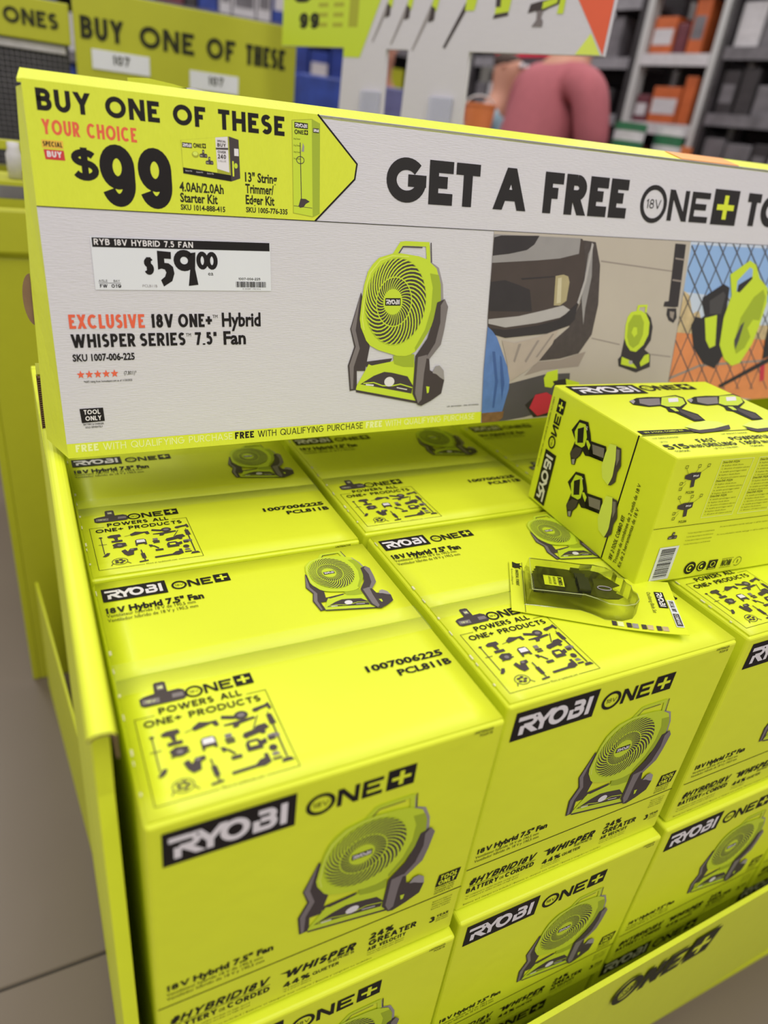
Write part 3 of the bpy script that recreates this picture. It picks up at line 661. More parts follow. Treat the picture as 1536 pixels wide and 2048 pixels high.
PHOTO_B = [('p_sky',[(1.0268,.2875),(1.2483,.2876),(1.3024,.1249),(1.0376,.1369)],1),
 ('p_haze',[(1.0295,.209),(1.2808,.1898),(1.306,.1139),(1.0376,.1369)],2),
 ('p_tan',[(1.0321,.2138),(1.0548,.2026),(1.0705,.1699),(1.0859,.1764),(1.103,.1493),(1.2951,.1468),(1.3097,.1027),(1.0408,.1234)],3),
 ('p_field',[(1.0346,.1377),(1.3048,.1175),(1.3459,-.0059),(1.2619,.003),(1.0395,.0478)],4),
 ('p_fold',[(1.0399,.0565),(1.1145,.077),(1.3173,.0801),(1.3185,.0763),(1.1157,.0727),(1.041,.0519)],5),
 ('p_blk',[(1.0898,.1989),(1.138,.223),(1.1561,.2166),(1.1604,.1624),(1.1633,.1066),(1.1743,.0921),(1.1558,.0676),(1.1218,.0788),(1.0887,.1086),(1.0722,.1498),(1.0801,.1648),(1.0955,.1623),(1.1033,.1669),(1.0922,.1864)],8),
 ('flime',[(1.1045,.1622),(1.1358,.1677),(1.1464,.1113),(1.1321,.1067),(1.1179,.1217)],9),
 ('p_dark2',[(1.1087,.193),(1.1417,.2097),(1.1488,.2032),(1.1456,.1694),(1.1151,.1695)],9),
 ('flime',[(1.1508,.2396),(1.1972,.2654),(1.2162,.2582),(1.2345,.2343),(1.263,.2169),(1.2697,.1897),(1.2614,.1473),(1.2506,.1115),(1.2258,.0758),(1.204,.0708),(1.1785,.0847),(1.1581,.1121),(1.1552,.1625),(1.1652,.2032)],10),
 ('p_sky',[(1.1731,.2284),(1.201,.2532),(1.2094,.25),(1.2122,.2373),(1.184,.2094),(1.1765,.2101)],11),
 ('p_blk',[(1.1783,.2218),(1.2112,.2373),(1.2135,.2333),(1.1854,.2084),(1.1776,.2101)],12),
 ('flimed',[(1.1969,.1128),(1.2025,.1621),(1.2282,.2),(1.2508,.214),(1.2618,.2002),(1.2595,.1616),(1.2307,.1048),(1.2095,.0938)],11),
 ('p_dark2',[(1.1965,.12),(1.2068,.148),(1.2154,.155),(1.2099,.1196),(1.2045,.1019)],12),
 ('flime',[(1.2273,.1424),(1.2387,.1582),(1.2585,.1562),(1.2537,.1367),(1.2406,.1262)],12),
 ('p_blk',[(1.1758,.034),(1.3153,.0858),(1.3185,.0763),(1.1825,.0292)],13),
 ('p_blk',[(1.2877,.1179),(1.2902,.1613),(1.3148,.0876),(1.2912,.081)],13),
 ('p_red',[(1.2891,.0699),(1.3023,.0731),(1.3107,.0386),(1.2984,.0355)],7)]
FENCE = [[(.9026,.2862),(1.1167,.0297)],[(.954,.288),(.8588,.0432)],[(.9345,.2873),(1.1563,.0276)],[(.9871,.2892),(.8919,.0414)],[(.9672,.2885),(1.1971,.0254)],[(1.0211,.2903),(.9259,.0397)],[(1.0007,.2896),(1.2389,.0232)],[(1.0557,.2914),(.9607,.0378)],[(1.0348,.2908),(1.2818,.0209)],[(1.0912,.2927),(.9964,.0359)],[(1.0698,.292),(1.3259,.0187)],[(1.1276,.294),(1.033,.0341)],[(1.1057,.2932),(1.3713,.0163)],[(1.1648,.2953),(1.0705,.0321)],[(1.1424,.2945),(1.4179,.0138)],[(1.203,.2966),(1.1088,.0301)],[(1.18,.2958),(1.4659,.0113)],[(1.2422,.298),(1.1483,.0279)],[(1.2186,.2971),(1.5154,.0088)],[(1.2823,.2994),(1.1888,.0258)],[(1.2581,.2985),(1.5661,.0061)],[(1.3234,.3007),(1.2304,.0237)],[(1.2986,.2999),(1.6185,.0033)],[(1.3657,.3022),(1.2732,.0214)]]
KIT_LEFT = [('black',[(.2056,.049),(.1939,.0277),(.1744,.0239),(.1636,.0378),(.1582,.047),(.1256,.0411),(.1172,.0584),(.1215,.0638),(.1448,.0669),(.1606,.0571),(.1534,.0604),(.1528,.0693),(.1622,.0723),(.17,.0679),(.1723,.0769),(.1789,.0856),(.179,.0954),(.1864,.0978),(.1956,.0835),(.1926,.0674),(.1915,.0602)],1),
 ('flime',[(.1976,.0483),(.1922,.0317),(.1782,.029),(.1684,.045),(.1687,.0594),(.1735,.0642),(.1894,.0652)],2),
 ('black',[(.1922,.0416),(.1801,.0339),(.1732,.0562),(.1856,.0616)],3),
 ('dgrey',[(.1957,.0803),(.186,.0684),(.1725,.0656),(.1736,.0767),(.1808,.0862),(.1904,.0879)],2),
 ('midgrey',[(.188,.0898),(.1814,.0867),(.1801,.0948),(.1845,.0963)],3),
 ('flime',[(.1686,.0502),(.1642,.0484),(.1566,.0527),(.1571,.0608),(.1638,.056)],3),
 ('grey',[(.1538,.0502),(.1276,.045),(.1238,.0585),(.1467,.0625)],2),
 ('palelime',[(.1194,.0343),(.1059,.0308),(.0993,.0496),(.0966,.071),(.0981,.0845),(.1012,.0902),(.1152,.0858),(.123,.0709),(.1228,.0504)],2),
 ('dgrey',[(.1061,.0319),(.0959,.0313),(.087,.0538),(.0904,.0655),(.0886,.0798),(.0948,.088),(.1001,.0902),(.0963,.076),(.0999,.0499)],3),
 ('grey',[(.1038,.0356),(.0975,.034),(.0934,.0469),(.0951,.0577)],4),
 ('black',[(.1838,.1267),(.1723,.1036),(.1529,.0985),(.1419,.1125),(.1364,.1219),(.1039,.1137),(.0953,.1315),(.0996,.1374),(.1228,.142),(.1387,.1326),(.1314,.1357),(.1308,.145),(.1401,.1487),(.148,.1445),(.1502,.1542),(.1568,.1637),(.1568,.174),(.1641,.177),(.1735,.1625),(.1707,.1453),(.1696,.1377)],1),
 ('flime',[(.1758,.1255),(.1706,.1077),(.1566,.1041),(.1466,.1203),(.1468,.1356),(.1516,.1409),(.1675,.1428)],2),
 ('black',[(.1705,.1181),(.1585,.1094),(.1514,.1324),(.1636,.1388)],3),
 ('dgrey',[(.1736,.1591),(.164,.146),(.1506,.1423),(.1515,.154),(.1586,.1644),(.1683,.1669)],2),
 ('midgrey',[(.1658,.1687),(.1592,.165),(.1578,.1735),(.1622,.1753)],3),
 ('flime',[(.1468,.1259),(.1424,.1236),(.1347,.1278),(.1352,.1363),(.1419,.1316)],3),
 ('grey',[(.1319,.125),(.1059,.1179),(.1019,.1319),(.1247,.1375)],2),
 ('palelime',[(.0977,.1062),(.0843,.1018),(.0775,.1212),(.0746,.1435),(.0759,.1578),(.0789,.164),(.093,.1602),(.101,.145),(.1009,.1233)],2),
 ('dgrey',[(.0845,.1029),(.0743,.1017),(.0651,.1248),(.0684,.1373),(.0665,.1523),(.0726,.1613),(.0778,.1639),(.0742,.1487),(.0781,.1215)],3),
 ('grey',[(.0822,.1067),(.0759,.1046),(.0716,.1179),(.0732,.1294)],4)]
KIT_TOP = [('black',[(.0813,.1911),(.1053,.2032),(.13,.2057),(.1547,.2039),(.1905,.2101),(.1974,.1986),(.181,.1736),(.1508,.1535),(.1614,.1309),(.1525,.1063),(.1308,.106),(.126,.1406),(.1177,.1453),(.1255,.1591),(.123,.1687),(.0991,.1667),(.0776,.1778)],1),
 ('grey',[(.1059,.1982),(.1474,.1987),(.1258,.1725),(.1024,.1704),(.0925,.1807)],2),
 ('midgrey',[(.0813,.1911),(.0938,.1971),(.0908,.189),(.0787,.1791)],3),
 ('flime',[(.1547,.2017),(.1854,.2046),(.191,.194),(.1773,.1739),(.1555,.1619),(.1315,.1639),(.127,.1724)],2),
 ('white',[(.1625,.1962),(.1838,.1975),(.1704,.1814),(.1496,.1802)],3),
 ('dgrey',[(.1435,.1509),(.1558,.1269),(.1507,.1102),(.1352,.1105),(.1347,.1398)],3),
 ('flime',[(.1314,.1586),(.1403,.1578),(.1366,.1436),(.1293,.1442)],3),
 ('palelime',[(.0946,.0881),(.1182,.0993),(.1491,.1054),(.1708,.1001),(.1749,.0855),(.1397,.0773),(.1095,.0747)],2),
 ('dgrey',[(.0938,.0835),(.1095,.0747),(.1397,.0773),(.1787,.0869),(.1673,.073),(.129,.0668),(.1026,.0646),(.0936,.0708)],3),
 ('black',[(.1948,.188),(.2218,.2005),(.2488,.2031),(.2753,.2012),(.3148,.2076),(.3212,.1957),(.3011,.1697),(.2667,.149),(.2761,.1255),(.2643,.1002),(.2408,.0999),(.2387,.1357),(.2301,.1405),(.2398,.1548),(.238,.1647),(.212,.1627),(.1896,.1743)],1),
 ('grey',[(.222,.1954),(.267,.1958),(.2414,.1687),(.2158,.1665),(.206,.1772)],2),
 ('midgrey',[(.1948,.188),(.2088,.1942),(.2048,.1858),(.1909,.1756)],3),
 ('flime',[(.2752,.199),(.3087,.2019),(.3139,.1909),(.2971,.17),(.2725,.1577),(.2467,.1598),(.2426,.1686)],2),
 ('white',[(.2832,.1932),(.3063,.1945),(.2904,.1778),(.2678,.1767)],3),
 ('dgrey',[(.2585,.1463),(.2697,.1214),(.2627,.1042),(.246,.1046),(.2481,.1348)],3),
 ('flime',[(.2461,.1543),(.2557,.1534),(.2505,.1387),(.2426,.1394)],3),
 ('palelime',[(.2002,.0816),(.2266,.0931),(.2605,.0992),(.2835,.0937),(.2867,.0786),(.2479,.0703),(.2151,.0678)],2),
 ('dgrey',[(.199,.0768),(.2151,.0678),(.2479,.0703),(.2909,.0801),(.2774,.0658),(.2355,.0595),(.2068,.0573),(.1976,.0637)],3)]
M['p_car'] = mat('photo_brown_ink', (0.060, 0.042, 0.038), .4, var=.2); M['p_dark'] = mat('photo_dark_ink', (0.028, 0.022, 0.025), .4, var=.2)
M['p_silver'] = mat('photo_silver_ink', (0.30, 0.28, 0.29), .4, var=.15); M['p_light'] = mat('photo_pale_ink', (0.44, 0.41, 0.42), .4, var=.1)
M['p_glass'] = mat('photo_lamp_ink', (0.60, 0.53, 0.36), .4, var=.2); M['p_cream'] = mat('photo_cream_ink', (0.42, 0.35, 0.20), .4, var=.2)
M['p_tyre'] = mat('photo_tyre_ink', (0.065, 0.05, 0.05), .5, var=.3, scale=120); M['p_cloth'] = mat('photo_cloth_ink', (0.46, 0.38, 0.33), .4, var=.15)
M['p_fold'] = mat('photo_fold_ink', (0.30, 0.25, 0.23), .4); M['p_mat'] = mat('photo_mat_ink', (0.085, 0.075, 0.085), .4, var=.2)
M['p_jean'] = mat('photo_denim_ink', (0.10, 0.20, 0.50), .4, var=.3, scale=60); M['p_jeand'] = mat('photo_dark_denim_ink', (0.05, 0.11, 0.33), .4)
M['p_brown'] = mat('photo_boot_ink', (0.20, 0.10, 0.04), .5, var=.4, scale=150); M['p_red'] = mat('photo_red_ink', (0.55, 0.03, 0.06), .4)
M['p_shadow'] = mat('photo_brown_grey_ink', (0.33, 0.27, 0.24), .4); M['p_ground'] = mat('photo_concrete_ink', (0.50, 0.44, 0.39), .4, var=.08, scale=12)
M['p_sky'] = mat('photo_blue_ink', (0.28, 0.45, 0.80), .4); M['p_haze'] = mat('photo_haze_ink', (0.55, 0.62, 0.78), .4)
M['p_tan'] = mat('photo_tan_ink', (0.55, 0.42, 0.24), .4, var=.5, scale=60); M['p_field'] = mat('photo_clay_ink', (0.72, 0.25, 0.09), .4, var=.2)
M['p_blk'] = mat('photo_black_ink', (0.02, 0.017, 0.02), .4); M['p_dark2'] = mat('photo_charcoal_ink', (0.06, 0.055, 0.06), .4)

HW, HH = 1.52, .418
hd = thing('price_header', 'long cardboard price header standing over the cartons, lime and pale grey with large lettering', 'sign', (-.005, .4868, .1071), rot=(0, 0, 0))
FACE_ROT = (radians(-9.68), radians(-.60), 0)
face = box_obj('face_panel', (0, HW, .0, .005, 0, HH), M['board'], hd, rot=FACE_ROT)
P = Print()
R_ = P.rect
P.poly([(0, .2935), (.3330, .2935), (.3895, .3470), (.3925, .3650), (.3370, HH), (0, HH)], 'limesign', 1)
P.line([(.3370, HH), (.3925, .3655), (.3895, .3470), (.3330, .2930)], .0022, 'black', 2)
R_(0, .2925, HW, .2934, 'ink', 2)
P.text('BUY ONE OF THESE', .0125, .3893, .0215, .2800, .235, m='black')
P.text('YOUR CHOICE', .0150, .3665, .0148, .0990, .19, m='orange')
R_(.0130, .3530, .0345, .3610, 'amber', 2); P.text('SPECIAL', .0140, .3545, .0050, .0195, .2, m='black', layer=3)
P.poly([(.0140, .3515), (.0345, .3515), (.0350, .3415), (.0150, .3415)], 'red', 2); P.text('BUY', .0170, .3440, .0060, .0150, .24, m='white', layer=3)
P.text('$', .0405, .3225, .0340, .0290, .21, m='black')
P.text('99', .0705, .2970, .0655, .0800, .215, m='black', sp=.06)
# starter kit carton picture
P.poly([(.1635, .3736), (.2215, .3827), (.2225, .3330), (.1645, .3380)], 'dryellow', 2)
P.poly([(.2215, .3827), (.2335, .3800), (.2340, .3372), (.2225, .3330)], 'dgrey', 2)
P.poly([(.2050, .3800), (.2200, .3822), (.2205, .3430), (.2058, .3460)], 'white', 3)
P.poly([(.1645, .3445), (.2225, .3400), (.2225, .3332), (.1645, .3382)], 'black', 4)
P.poly([(.1640, .3735), (.2050, .3800), (.2055, .3417), (.1646, .3447)], 'limesign', 3)
badge(P, .1650, .3660, .0115, .0055, 4); oneplus(P, .1780, .3672, .0150, .0050, 4, v18=False, t=.2)
for bx_, by_ in ((.1850, .3570), (.1920, .3500)): battery_icon(P, bx_, by_, .0095, .0085, 4)
P.disc(.1800, .3595, .0042, .0035, 'dryellow', 4); P.disc(.1800, .3605, .0030, .0022, 'flimel', 5)
P.btext('Get a free ONE+ tool', .1655, .3520, .0018, .0170, .02, m='ink'); P.btext('with qualifying purchase', .1655, .3495, .0018, .0180, .02, m='ink')
P.text('SPECIAL', .2070, .3755, .0022, .0105, .2, m='dgrey', layer=5); P.text('BUY', .2070, .3705, .0038, .0105, .22, m='dgrey', layer=5)
P.poly([(.2050, .3690), (.2200, .3700), (.2200, .3680), (.2050, .3672)], 'dgrey', 5)
P.text('OVER', .2070, .3635, .0026, .0100, .2, m='dgrey', layer=5); P.text('240', .2070, .3575, .0048, .0100, .2, m='dgrey', layer=5); P.text('VALUE', .2070, .3540, .0020, .0100, .15, m='midgrey', layer=5)
for k in range(3): P.btext('Starter Kit', .1670 + k * .013, .3405 - k * .0006, .0016, .0080, 0, m='white', layer=5)
R_(.2245, .3390, .2265, .3560, 'limesign', 3); R_(.2275, .3620, .2330, .3700, 'white', 3); P.disc(.2290, .3510, .0022, .0030, 'flime', 3)
P.btext('4.0Ah/2.0Ah', .1590, .3185, .0098, .0535, .03, m='ink'); P.btext('Starter Kit', .1590, .3065, .0098, .0455, .03, m='ink'); P.btext('SKU 1014-888-415', .1590, .2978, .0058, .0545, .03, m='ink')
P.btext('13" String', .2400, .3345, .0100, .0415, .03, m='ink'); P.btext('Trimmer/', .2400, .3215, .0100, .0370, .03, m='ink'); P.btext('Edger Kit', .2400, .3088, .0100, .0375, .03, m='ink'); P.btext('SKU 1005-776-335', .2400, .2992, .0058, .0550, .03, m='ink')
# trimmer carton picture
P.poly([(.3020, .4085), (.3290, .4120), (.3300, .2975), (.3025, .3010)], 'dryellow', 2); P.poly([(.3290, .4120), (.3400, .4080), (.3395, .3020), (.3300, .2975)], 'flimed', 2)
P.poly([(.3027, .4078), (.3287, .4112), (.3296, .2983), (.3032, .3016)], 'flime', 3)
badge(P, .3055, .4000, .0180, .0065, 4); oneplus(P, .3055, .3935, .0180, .0052, 4, v18=False, t=.2)
P.line([(.3130, .3840), (.3140, .3180)], .0010, 'dgrey', 4); P.line([(.3105 + .0052 * cos(k * .524) + .0025, .3640 + .0042 * sin(k * .524)) for k in range(13)], .0009, 'dgrey', 4)
P.poly([(.3145, .3740), (.3160, .3800), (.3165, .3840), (.3185, .3800), (.3180, .3740)], 'midgrey', 4); P.poly([(.3100, .3100), (.3130, .3190), (.3200, .3190), (.3255, .3160), (.3200, .3130), (.3170, .3090), (.3120, .3080)], 'dgrey', 4)
P.line([(.3035, .3100), (.3290, .3085)], .0006, 'dgrey', 4)
for k in range(4): P.btext('String Trimmer', .3042, .3870 - k * .0075, .0018, .0090, 0, m='ink', layer=4)
badge(P, .3305, .3970, .0080, .0050, 4)
# GET A FREE ...
P.text('GET', .4370, .3230, .0565, .1510, .27, m='ink2', sp=.07); P.text('A', .6140, .3225, .0570, .0590, .27, m='ink2'); P.text('FREE', .7055, .3220, .0575, .1700, .27, m='ink2', sp=.08)
oneplus(P, .9050, .3235, .2340, .0560, 2, ink='ink2', plus='limesign', t=.13)
P.text('TOOL', 1.1630, .3240, .0540, .1900, .27, m='ink2', sp=.07)
# shelf tag printed values
R_(.0525, .2040, .2705, .2635, 'paper', 3)
P.poly([(.0540, .2625), (.2695, .2635), (.2695, .2535), (.0540, .2520)], 'black', 4)
P.text('RYB 18V HYBRID 7.5 FAN', .0560, .2545, .0068, .1150, .19, m='white', layer=5)
P.text('$', .1105, .2220, .0210, .0115, .26, m='black', layer=5)
P.poly([(.1270, .2500), (.1435, .2490), (.1432, .2408), (.1350, .2412), (.1350, .2362), (.1400, .2358), (.1450, .2318), (.1462, .2240), (.1430, .2150), (.1325, .2085), (.1295, .2160), (.1345, .2200), (.1365, .2250), (.1350, .2285), (.1310, .2295), (.1268, .2282)], 'black', 5)
P.line(arc(.1590, .2395, .0088, .0085, 0, 360, 20), .0080, 'black', 5); P.poly([(.1640, .2480), (.1735, .2495), (.1720, .2300), (.1750, .2110), (.1630, .2095), (.1660, .2300)], 'black', 5)
P.line(arc(.1815, .2400, .0048, .0080, 0, 360, 18), .0052, 'black', 5); P.line(arc(.1935, .2400, .0048, .0080, 0, 360, 18), .0052, 'black', 5)
P.btext('ea', .1880, .2225, .0048, .0065, 0, m='ink', layer=5)
P.text('AISLE', .0570, .2130, .0026, .0100, .12, m='ink', layer=5); P.text('BAY', .0740, .2130, .0026, .0070, .12, m='ink', layer=5); R_(.0570, .2116, .0820, .2120, 'ink', 5)
P.text('FW', .0580, .2065, .0040, .0085, .2, m='black', layer=5); P.text('019', .0710, .2065, .0040, .0110, .2, m='black', layer=5); P.btext('PCLB11B', .1070, .2075, .0030, .0175, 0, m='midgrey', layer=5)
P.text('1007-006-225', .2270, .2175, .0028, .0290, .18, m='ink', layer=5); P.btext('0 33287 19214 6', .2320, .2055, .0020, .0240, 0, m='midgrey', layer=5)
random.seed(3); xx = .2235
while xx < .2630:
    w_ = random.choice((.0004, .0007, .0011)); R_(xx, .2085, xx + w_, .2155, 'black', 5); xx += w_ + random.choice((.0004, .0006, .0009))
# product lines
P.text('EXCLUSIVE', .0190, .1590, .0165, .0870, .20, m='orange')
P.text('18V', .1140, .1590, .0165, .0270, .2, m='black'); P.text('ONE+', .1470, .1590, .0165, .0430, .2, m='black'); P.btext('TM', .1910, .1700, .0040, .0065, 0, m='ink'); P.btext('Hybrid', .2030, .1595, .0165, .0520, .03, m='black')
P.text('WHISPER', .0190, .1365, .0160, .0740, .2, m='black'); P.text('SERIES', .0985, .1365, .0160, .0560, .2, m='black'); P.btext('TM', .1555, .1475, .0040, .0065, 0, m='ink')
P.text('7.5"', .1670, .1365, .0160, .0280, .2, m='black'); P.btext('Fan', .2040, .1365, .0160, .0300, .03, m='black')
P.btext('SKU 1007-006-225', .0185, .1205, .0080, .0720, .03, m='black')
for k in range(5):
    cx, cy = .0255 + k * .0098, .1040
    P.poly([(cx + (r * .0048) * sin(a), cy + (r * .0052) * cos(a)) for a, r in [(j * pi / 5, 1 if j % 2 == 0 else .42) for j in range(10)]], 'orange', 2)
P.btext('(7,801)*', .0760, .1020, .0045, .0150, 0, m='ink'); P.btext('*4.8/5 rating from homedepot.com as of 11/20/2025', .0280, .0940, .0024, .0570, .01, m='ink')
P.poly([(.0195, .0620), (.0470, .0620), (.0475, .0450), (.0205, .0440)], 'black', 2); P.text('TOOL', .0240, .0545, .0058, .0190, .2, m='white', layer=3); P.text('ONLY', .0250, .0465, .0058, .0190, .2, m='white', layer=3)
P.btext('BATTERY & CHARGER', .0220, .0408, .0022, .0240, .01, m='ink'); P.btext('SOLD SEPARATELY', .0240, .0370, .0022, .0205, .01, m='ink')
put_fan(P, .3825, .0355, .5475, .2725, 2)
P.btext('UP: 05/10/2026 - DN: 07/10/2026', .5560, .0300, .0020, .0600, .01, m='ink')
# band
R_(0, 0, .6230, .0185, 'limesign', 2)
for k, (xa, mm) in enumerate(((.0096, 'palelime'), (.2139, 'black'), (.4144, 'palelime'))):
    e = (.2104, .4094, .6092)[k]
    P.text('FREE', xa, .0072, .0095, .0270, .24, m=mm, layer=3); P.text('WITH QUALIFYING PURCHASE', xa + .0325, .0072, .0092, e - xa - .0325, .12, m=mm, layer=3)
# the two printed photographs
P.poly([(.6195, .2925), (.6230, 0), (1.0400, 0), (1.0400, .1), (1.0360, .2925)], 'p_ground', 3)
P.poly([(1.0360, .2925), (1.0440, 0), (HW, 0), (HW, .2925)], 'p_haze', 3)
def clip(pts, x0, x1, y0, y1):
    for ax, lim, sg in ((0, x0, 1), (0, x1, -1), (1, y0, 1), (1, y1, -1)):
        out = []
        for i in range(len(pts)):
            a, b = pts[i], pts[(i + 1) % len(pts)]
            ia, ib = (a[ax] - lim) * sg >= 0, (b[ax] - lim) * sg >= 0
            if ia: out.append(a)
            if ia != ib:
                t = (lim - a[ax]) / (b[ax] - a[ax]); out.append((a[0] + t * (b[0] - a[0]), a[1] + t * (b[1] - a[1])))
        pts = out
        if len(pts) < 3: return []
    return pts
for m_, pts, la in PHOTO_A:
    q = clip(pts, .6200, 1.0400, 0, .2925)
    if q: P.poly(q, m_, 3 + la)
for m_, pts, la in PHOTO_B:
    q = clip(pts, 1.0390, HW, 0, .2925)
    if q: P.poly(q, m_, 4 + la)
for l in FENCE:
    for q in stroke(l, .0022, 1e9, 1e9):
        q = clip([(v.x, v.y) for v in q], 1.0390, HW, 0, .2925)
        if q: P.poly(q, 'p_mat', 10)
fp = P.mesh('header_print', (1, 0, 0), (0, 0, 1), (0, -1, 0), base=.0003, step=.00013)
link('header_print', fp, face)
# top ledge, side fold, back
tl = bmesh.new()
A = [(-.004, .0, HH - .0005), (HW, .0, HH - .0005), (HW, .045, HH + .0168), (.002, .045, HH + .0180), (-.004, .0, HH - .004), (HW, .0, HH - .004), (HW, .045, HH + .0133), (.002, .045, HH + .0145)]
v = [tl.verts.new(a) for a in A]
for q in ((0, 1, 2, 3), (7, 6, 5, 4), (0, 4, 5, 1), (1, 5, 6, 2), (2, 6, 7, 3), (3, 7, 4, 0)): tl.faces.new([v[i] for i in q])
bmesh.ops.recalc_face_normals(tl, faces=tl.faces)
ledge = obj('top_ledge', tl, M['limesign'], hd, rot=FACE_ROT)
for vv in ledge.data.vertices: pass
o = box_obj('orange_patch', (.985, 1.125, .002, .044, 0, .0012), mat('orange_print', (0.85, 0.36, 0.08), .45), ledge, loc=(0, 0, HH - .0002), rot=(radians(21.0), 0, 0))
sd = bmesh.new()
pr = [((.0, 0), (-.021, .030)), ((.0, .06), (-.0205, .030)), ((0, .20), (-.016, .028)), ((0, .34), (-.009, .022)), ((0, HH - .006), (-.0050, .016))]
fr_ = [sd.verts.new((a[0], .0005, a[1])) for a, b in pr]; bk_ = [sd.verts.new((b[0], b[1], a[1] + (.020 if k == 0 else 0))) for k, (a, b) in enumerate(pr)]
f2 = [sd.verts.new((a[0], .0045, a[1])) for a, b in pr]; b2 = [sd.verts.new((b[0] + .003, b[1], a[1] + (.020 if k == 0 else 0))) for k, (a, b) in enumerate(pr)]
for i in range(4):
    sd.faces.new([fr_[i], fr_[i + 1], bk_[i + 1], bk_[i]]); sd.faces.new([b2[i], b2[i + 1], f2[i + 1], f2[i]]); sd.faces.new([bk_[i], bk_[i + 1], b2[i + 1], b2[i]])
sd.faces.new([fr_[0], bk_[0], b2[0], f2[0]]); sd.faces.new([f2[4], b2[4], bk_[4], fr_[4]])
bmesh.ops.recalc_face_normals(sd, faces=sd.faces)
obj('side_fold', sd, M['limesign'], hd, rot=FACE_ROT)
obj('raw_side_edge', bx(bmesh.new(), -.0190, -.0165, .032, .040, .030, .33), M['kraft'], hd, rot=(radians(-9.68), radians(1.1), 0))
tb = prism([(.034 + .030 * cos(radians(a)) * 0 - .0, 0) for a in range(0)] or [(-.0155 - .0110 * sin(radians(a)), .190 + .030 * cos(radians(a))) for a in range(0, 181, 12)], .0022, axis='y', off=.034)
obj('locking_tab', tb, M['kraft'], hd, rot=FACE_ROT)
obj('back_panel', bx(bmesh.new(), -.002, HW, 0, .005, 0, .425), M['board'], hd, loc=(0, .255, -.005), rot=(radians(18.5), 0, 0))

# small bent-up flaps of the next header seen over the ledge
nh = thing('rear_header', 'lime and white cardboard edge of the next header, just above the price header', 'sign', (.14, .86, .09))
box_obj('back_board', (0.10, 1.35, .035, .041, 0, .4425), M['limesign'], nh, bev=.001)
for x0, x1, z0, z1, m_ in ((.008, .095, .4300, .4490, 'limesign'), (.080, .150, .4300, .4445, 'board'), (.250, .405, .4340, .4430, 'board'), (.405, .80, .4300, .4440, 'limesign')):
    f = prism([(x0, z0 - .02), (x1, z0 - .02), (x1, z1 - .003), (x1 - .02, z1), (x0 + min(.03, (x1 - x0) / 3), z1 + .003), (x0, z1)], .004, axis='y', off=.020)
    obj('bent_flap', f, M[m_], nh)

# ================================================================ two-tool kit carton lying on the fan cartons
KA = -.063
kit = thing('drill_kit_carton', 'lime two-tool drill kit carton set down at an angle on the fan cartons', 'box', (.679, .150, .0012), KA)
KW, KD, KH = .318, .273, .197
box_obj('carton_body', (0, KW, 0, KD, 0, KH), M['lime'], kit, bev=.0025, seg=2)
tag(box_obj('lid_joint', (-.0006, .0008, .0715, .0735, .002, KH - .001), M['black'], kit), 'black joint line')
P = Print()
for m_, pts, la in KIT_TOP: P.poly([(min(a, KW - .001), b) for a, b in pts], 'flimel' if m_ == 'palelime' else m_, 2 + la)
P2 = Print()
badge(P, .0135, .2225, .1330, .0400); oneplus(P, .1500, .2350, .1120, .0250)
P.poly([(.0050, .0840), (.0900, .0820), (.0980, .0715), (.0050, .0715)], 'black', 2); P.text('18V 2-TOOL COMBO KIT', .0120, .0750, .0045, .0700, .16, m='limesign', layer=3)
P.rect(.0, .0675, KW, .0690, 'black', 1)
P.btext('1/2" DRILL/DRIVER', .0100, .0560, .0035, .0450, 0, m='ink'); P.btext('UP TO', .0120, .0440, .0035, .0120, 0, m='ink'); P.text('515', .0060, .0230, .0140, .0390, .2, m='ink'); P.text('IN-LBS', .0480, .0235, .0085, .0220, .18, m='ink'); P.text('TORQUE', .0110, .0140, .0045, .0240, .15, m='ink')
P.text('FAST', .0740, .0370, .0110, .0320, .18, m='ink'); P.text('DRILLING', .0740, .0230, .0110, .0560, .18, m='ink'); P.btext('UP TO 1,700 RPM', .0790, .0145, .0045, .0430, 0, m='ink')
P.btext('1/4" IMPACT DRIVER', .1350, .0570, .0035, .0500, 0, m='ink'); P.text('POWERFUL', .1350, .0370, .0110, .0780, .18, m='ink'); P.text('1,800', .1400, .0225, .0110, .0340, .18, m='ink'); P.text('IN-LBS', .1790, .0225, .0085, .0250, .18, m='ink'); P.text('TORQUE', .1450, .0140, .0045, .0240, .15, m='ink')
link('top_print', P.mesh('top_print', (1, 0, 0), (0, 1, 0), (0, 0, 1), origin=(0, 0, KH)), kit)
P = Print()
for m_, pts, la in KIT_LEFT: P.poly([(a, KH + .001 - b) for a, b in pts], 'flimel' if m_ == 'palelime' else m_, 2 + la)
# rotated logo: reads upward along the left face (x of the print = height, y = depth)
Q = Print(); badge(Q, .010, 0, .0900, .0290); oneplus(Q, .1050, .003, .0820, .0175)
P.sub(Q, lambda a, b: (.2545 - b, a - .004))
Q = Print(); Q.text('18V 2-TOOL COMBO KIT', .010, 0, .0060, .0720, .17, m='ink'); Q.btext('Trousse de combinee de 2 outils de 18 V', .010, -.0085, .0052, .1270, .01, m='ink'); Q.btext('Kit de 2 herramientas de 18 V', .010, -.0170, .0052, .0950, .01, m='ink')
P.sub(Q, lambda a, b: (.0520 + b * 1.15, a))
for mm, xx, yy, ww in (('w', .1560, .030, .032),): pass
Q = Print(); badge(Q, 0, 0, .0240, .0095); P.sub(Q, lambda a, b: (.1800 - b, .1450 + a * 1)); P.sub(Q, lambda a, b: (.1610 - b, .0700 + a * 1))
Q = Print(); Q.btext('2-TOOL COMBO KIT / TROUSSE DE COMBINEE / PCL1200K2', 0, 0, .0035, .12, 0, m='ink'); P.sub(Q, lambda a, b: (.2660 - b, .06 + a))
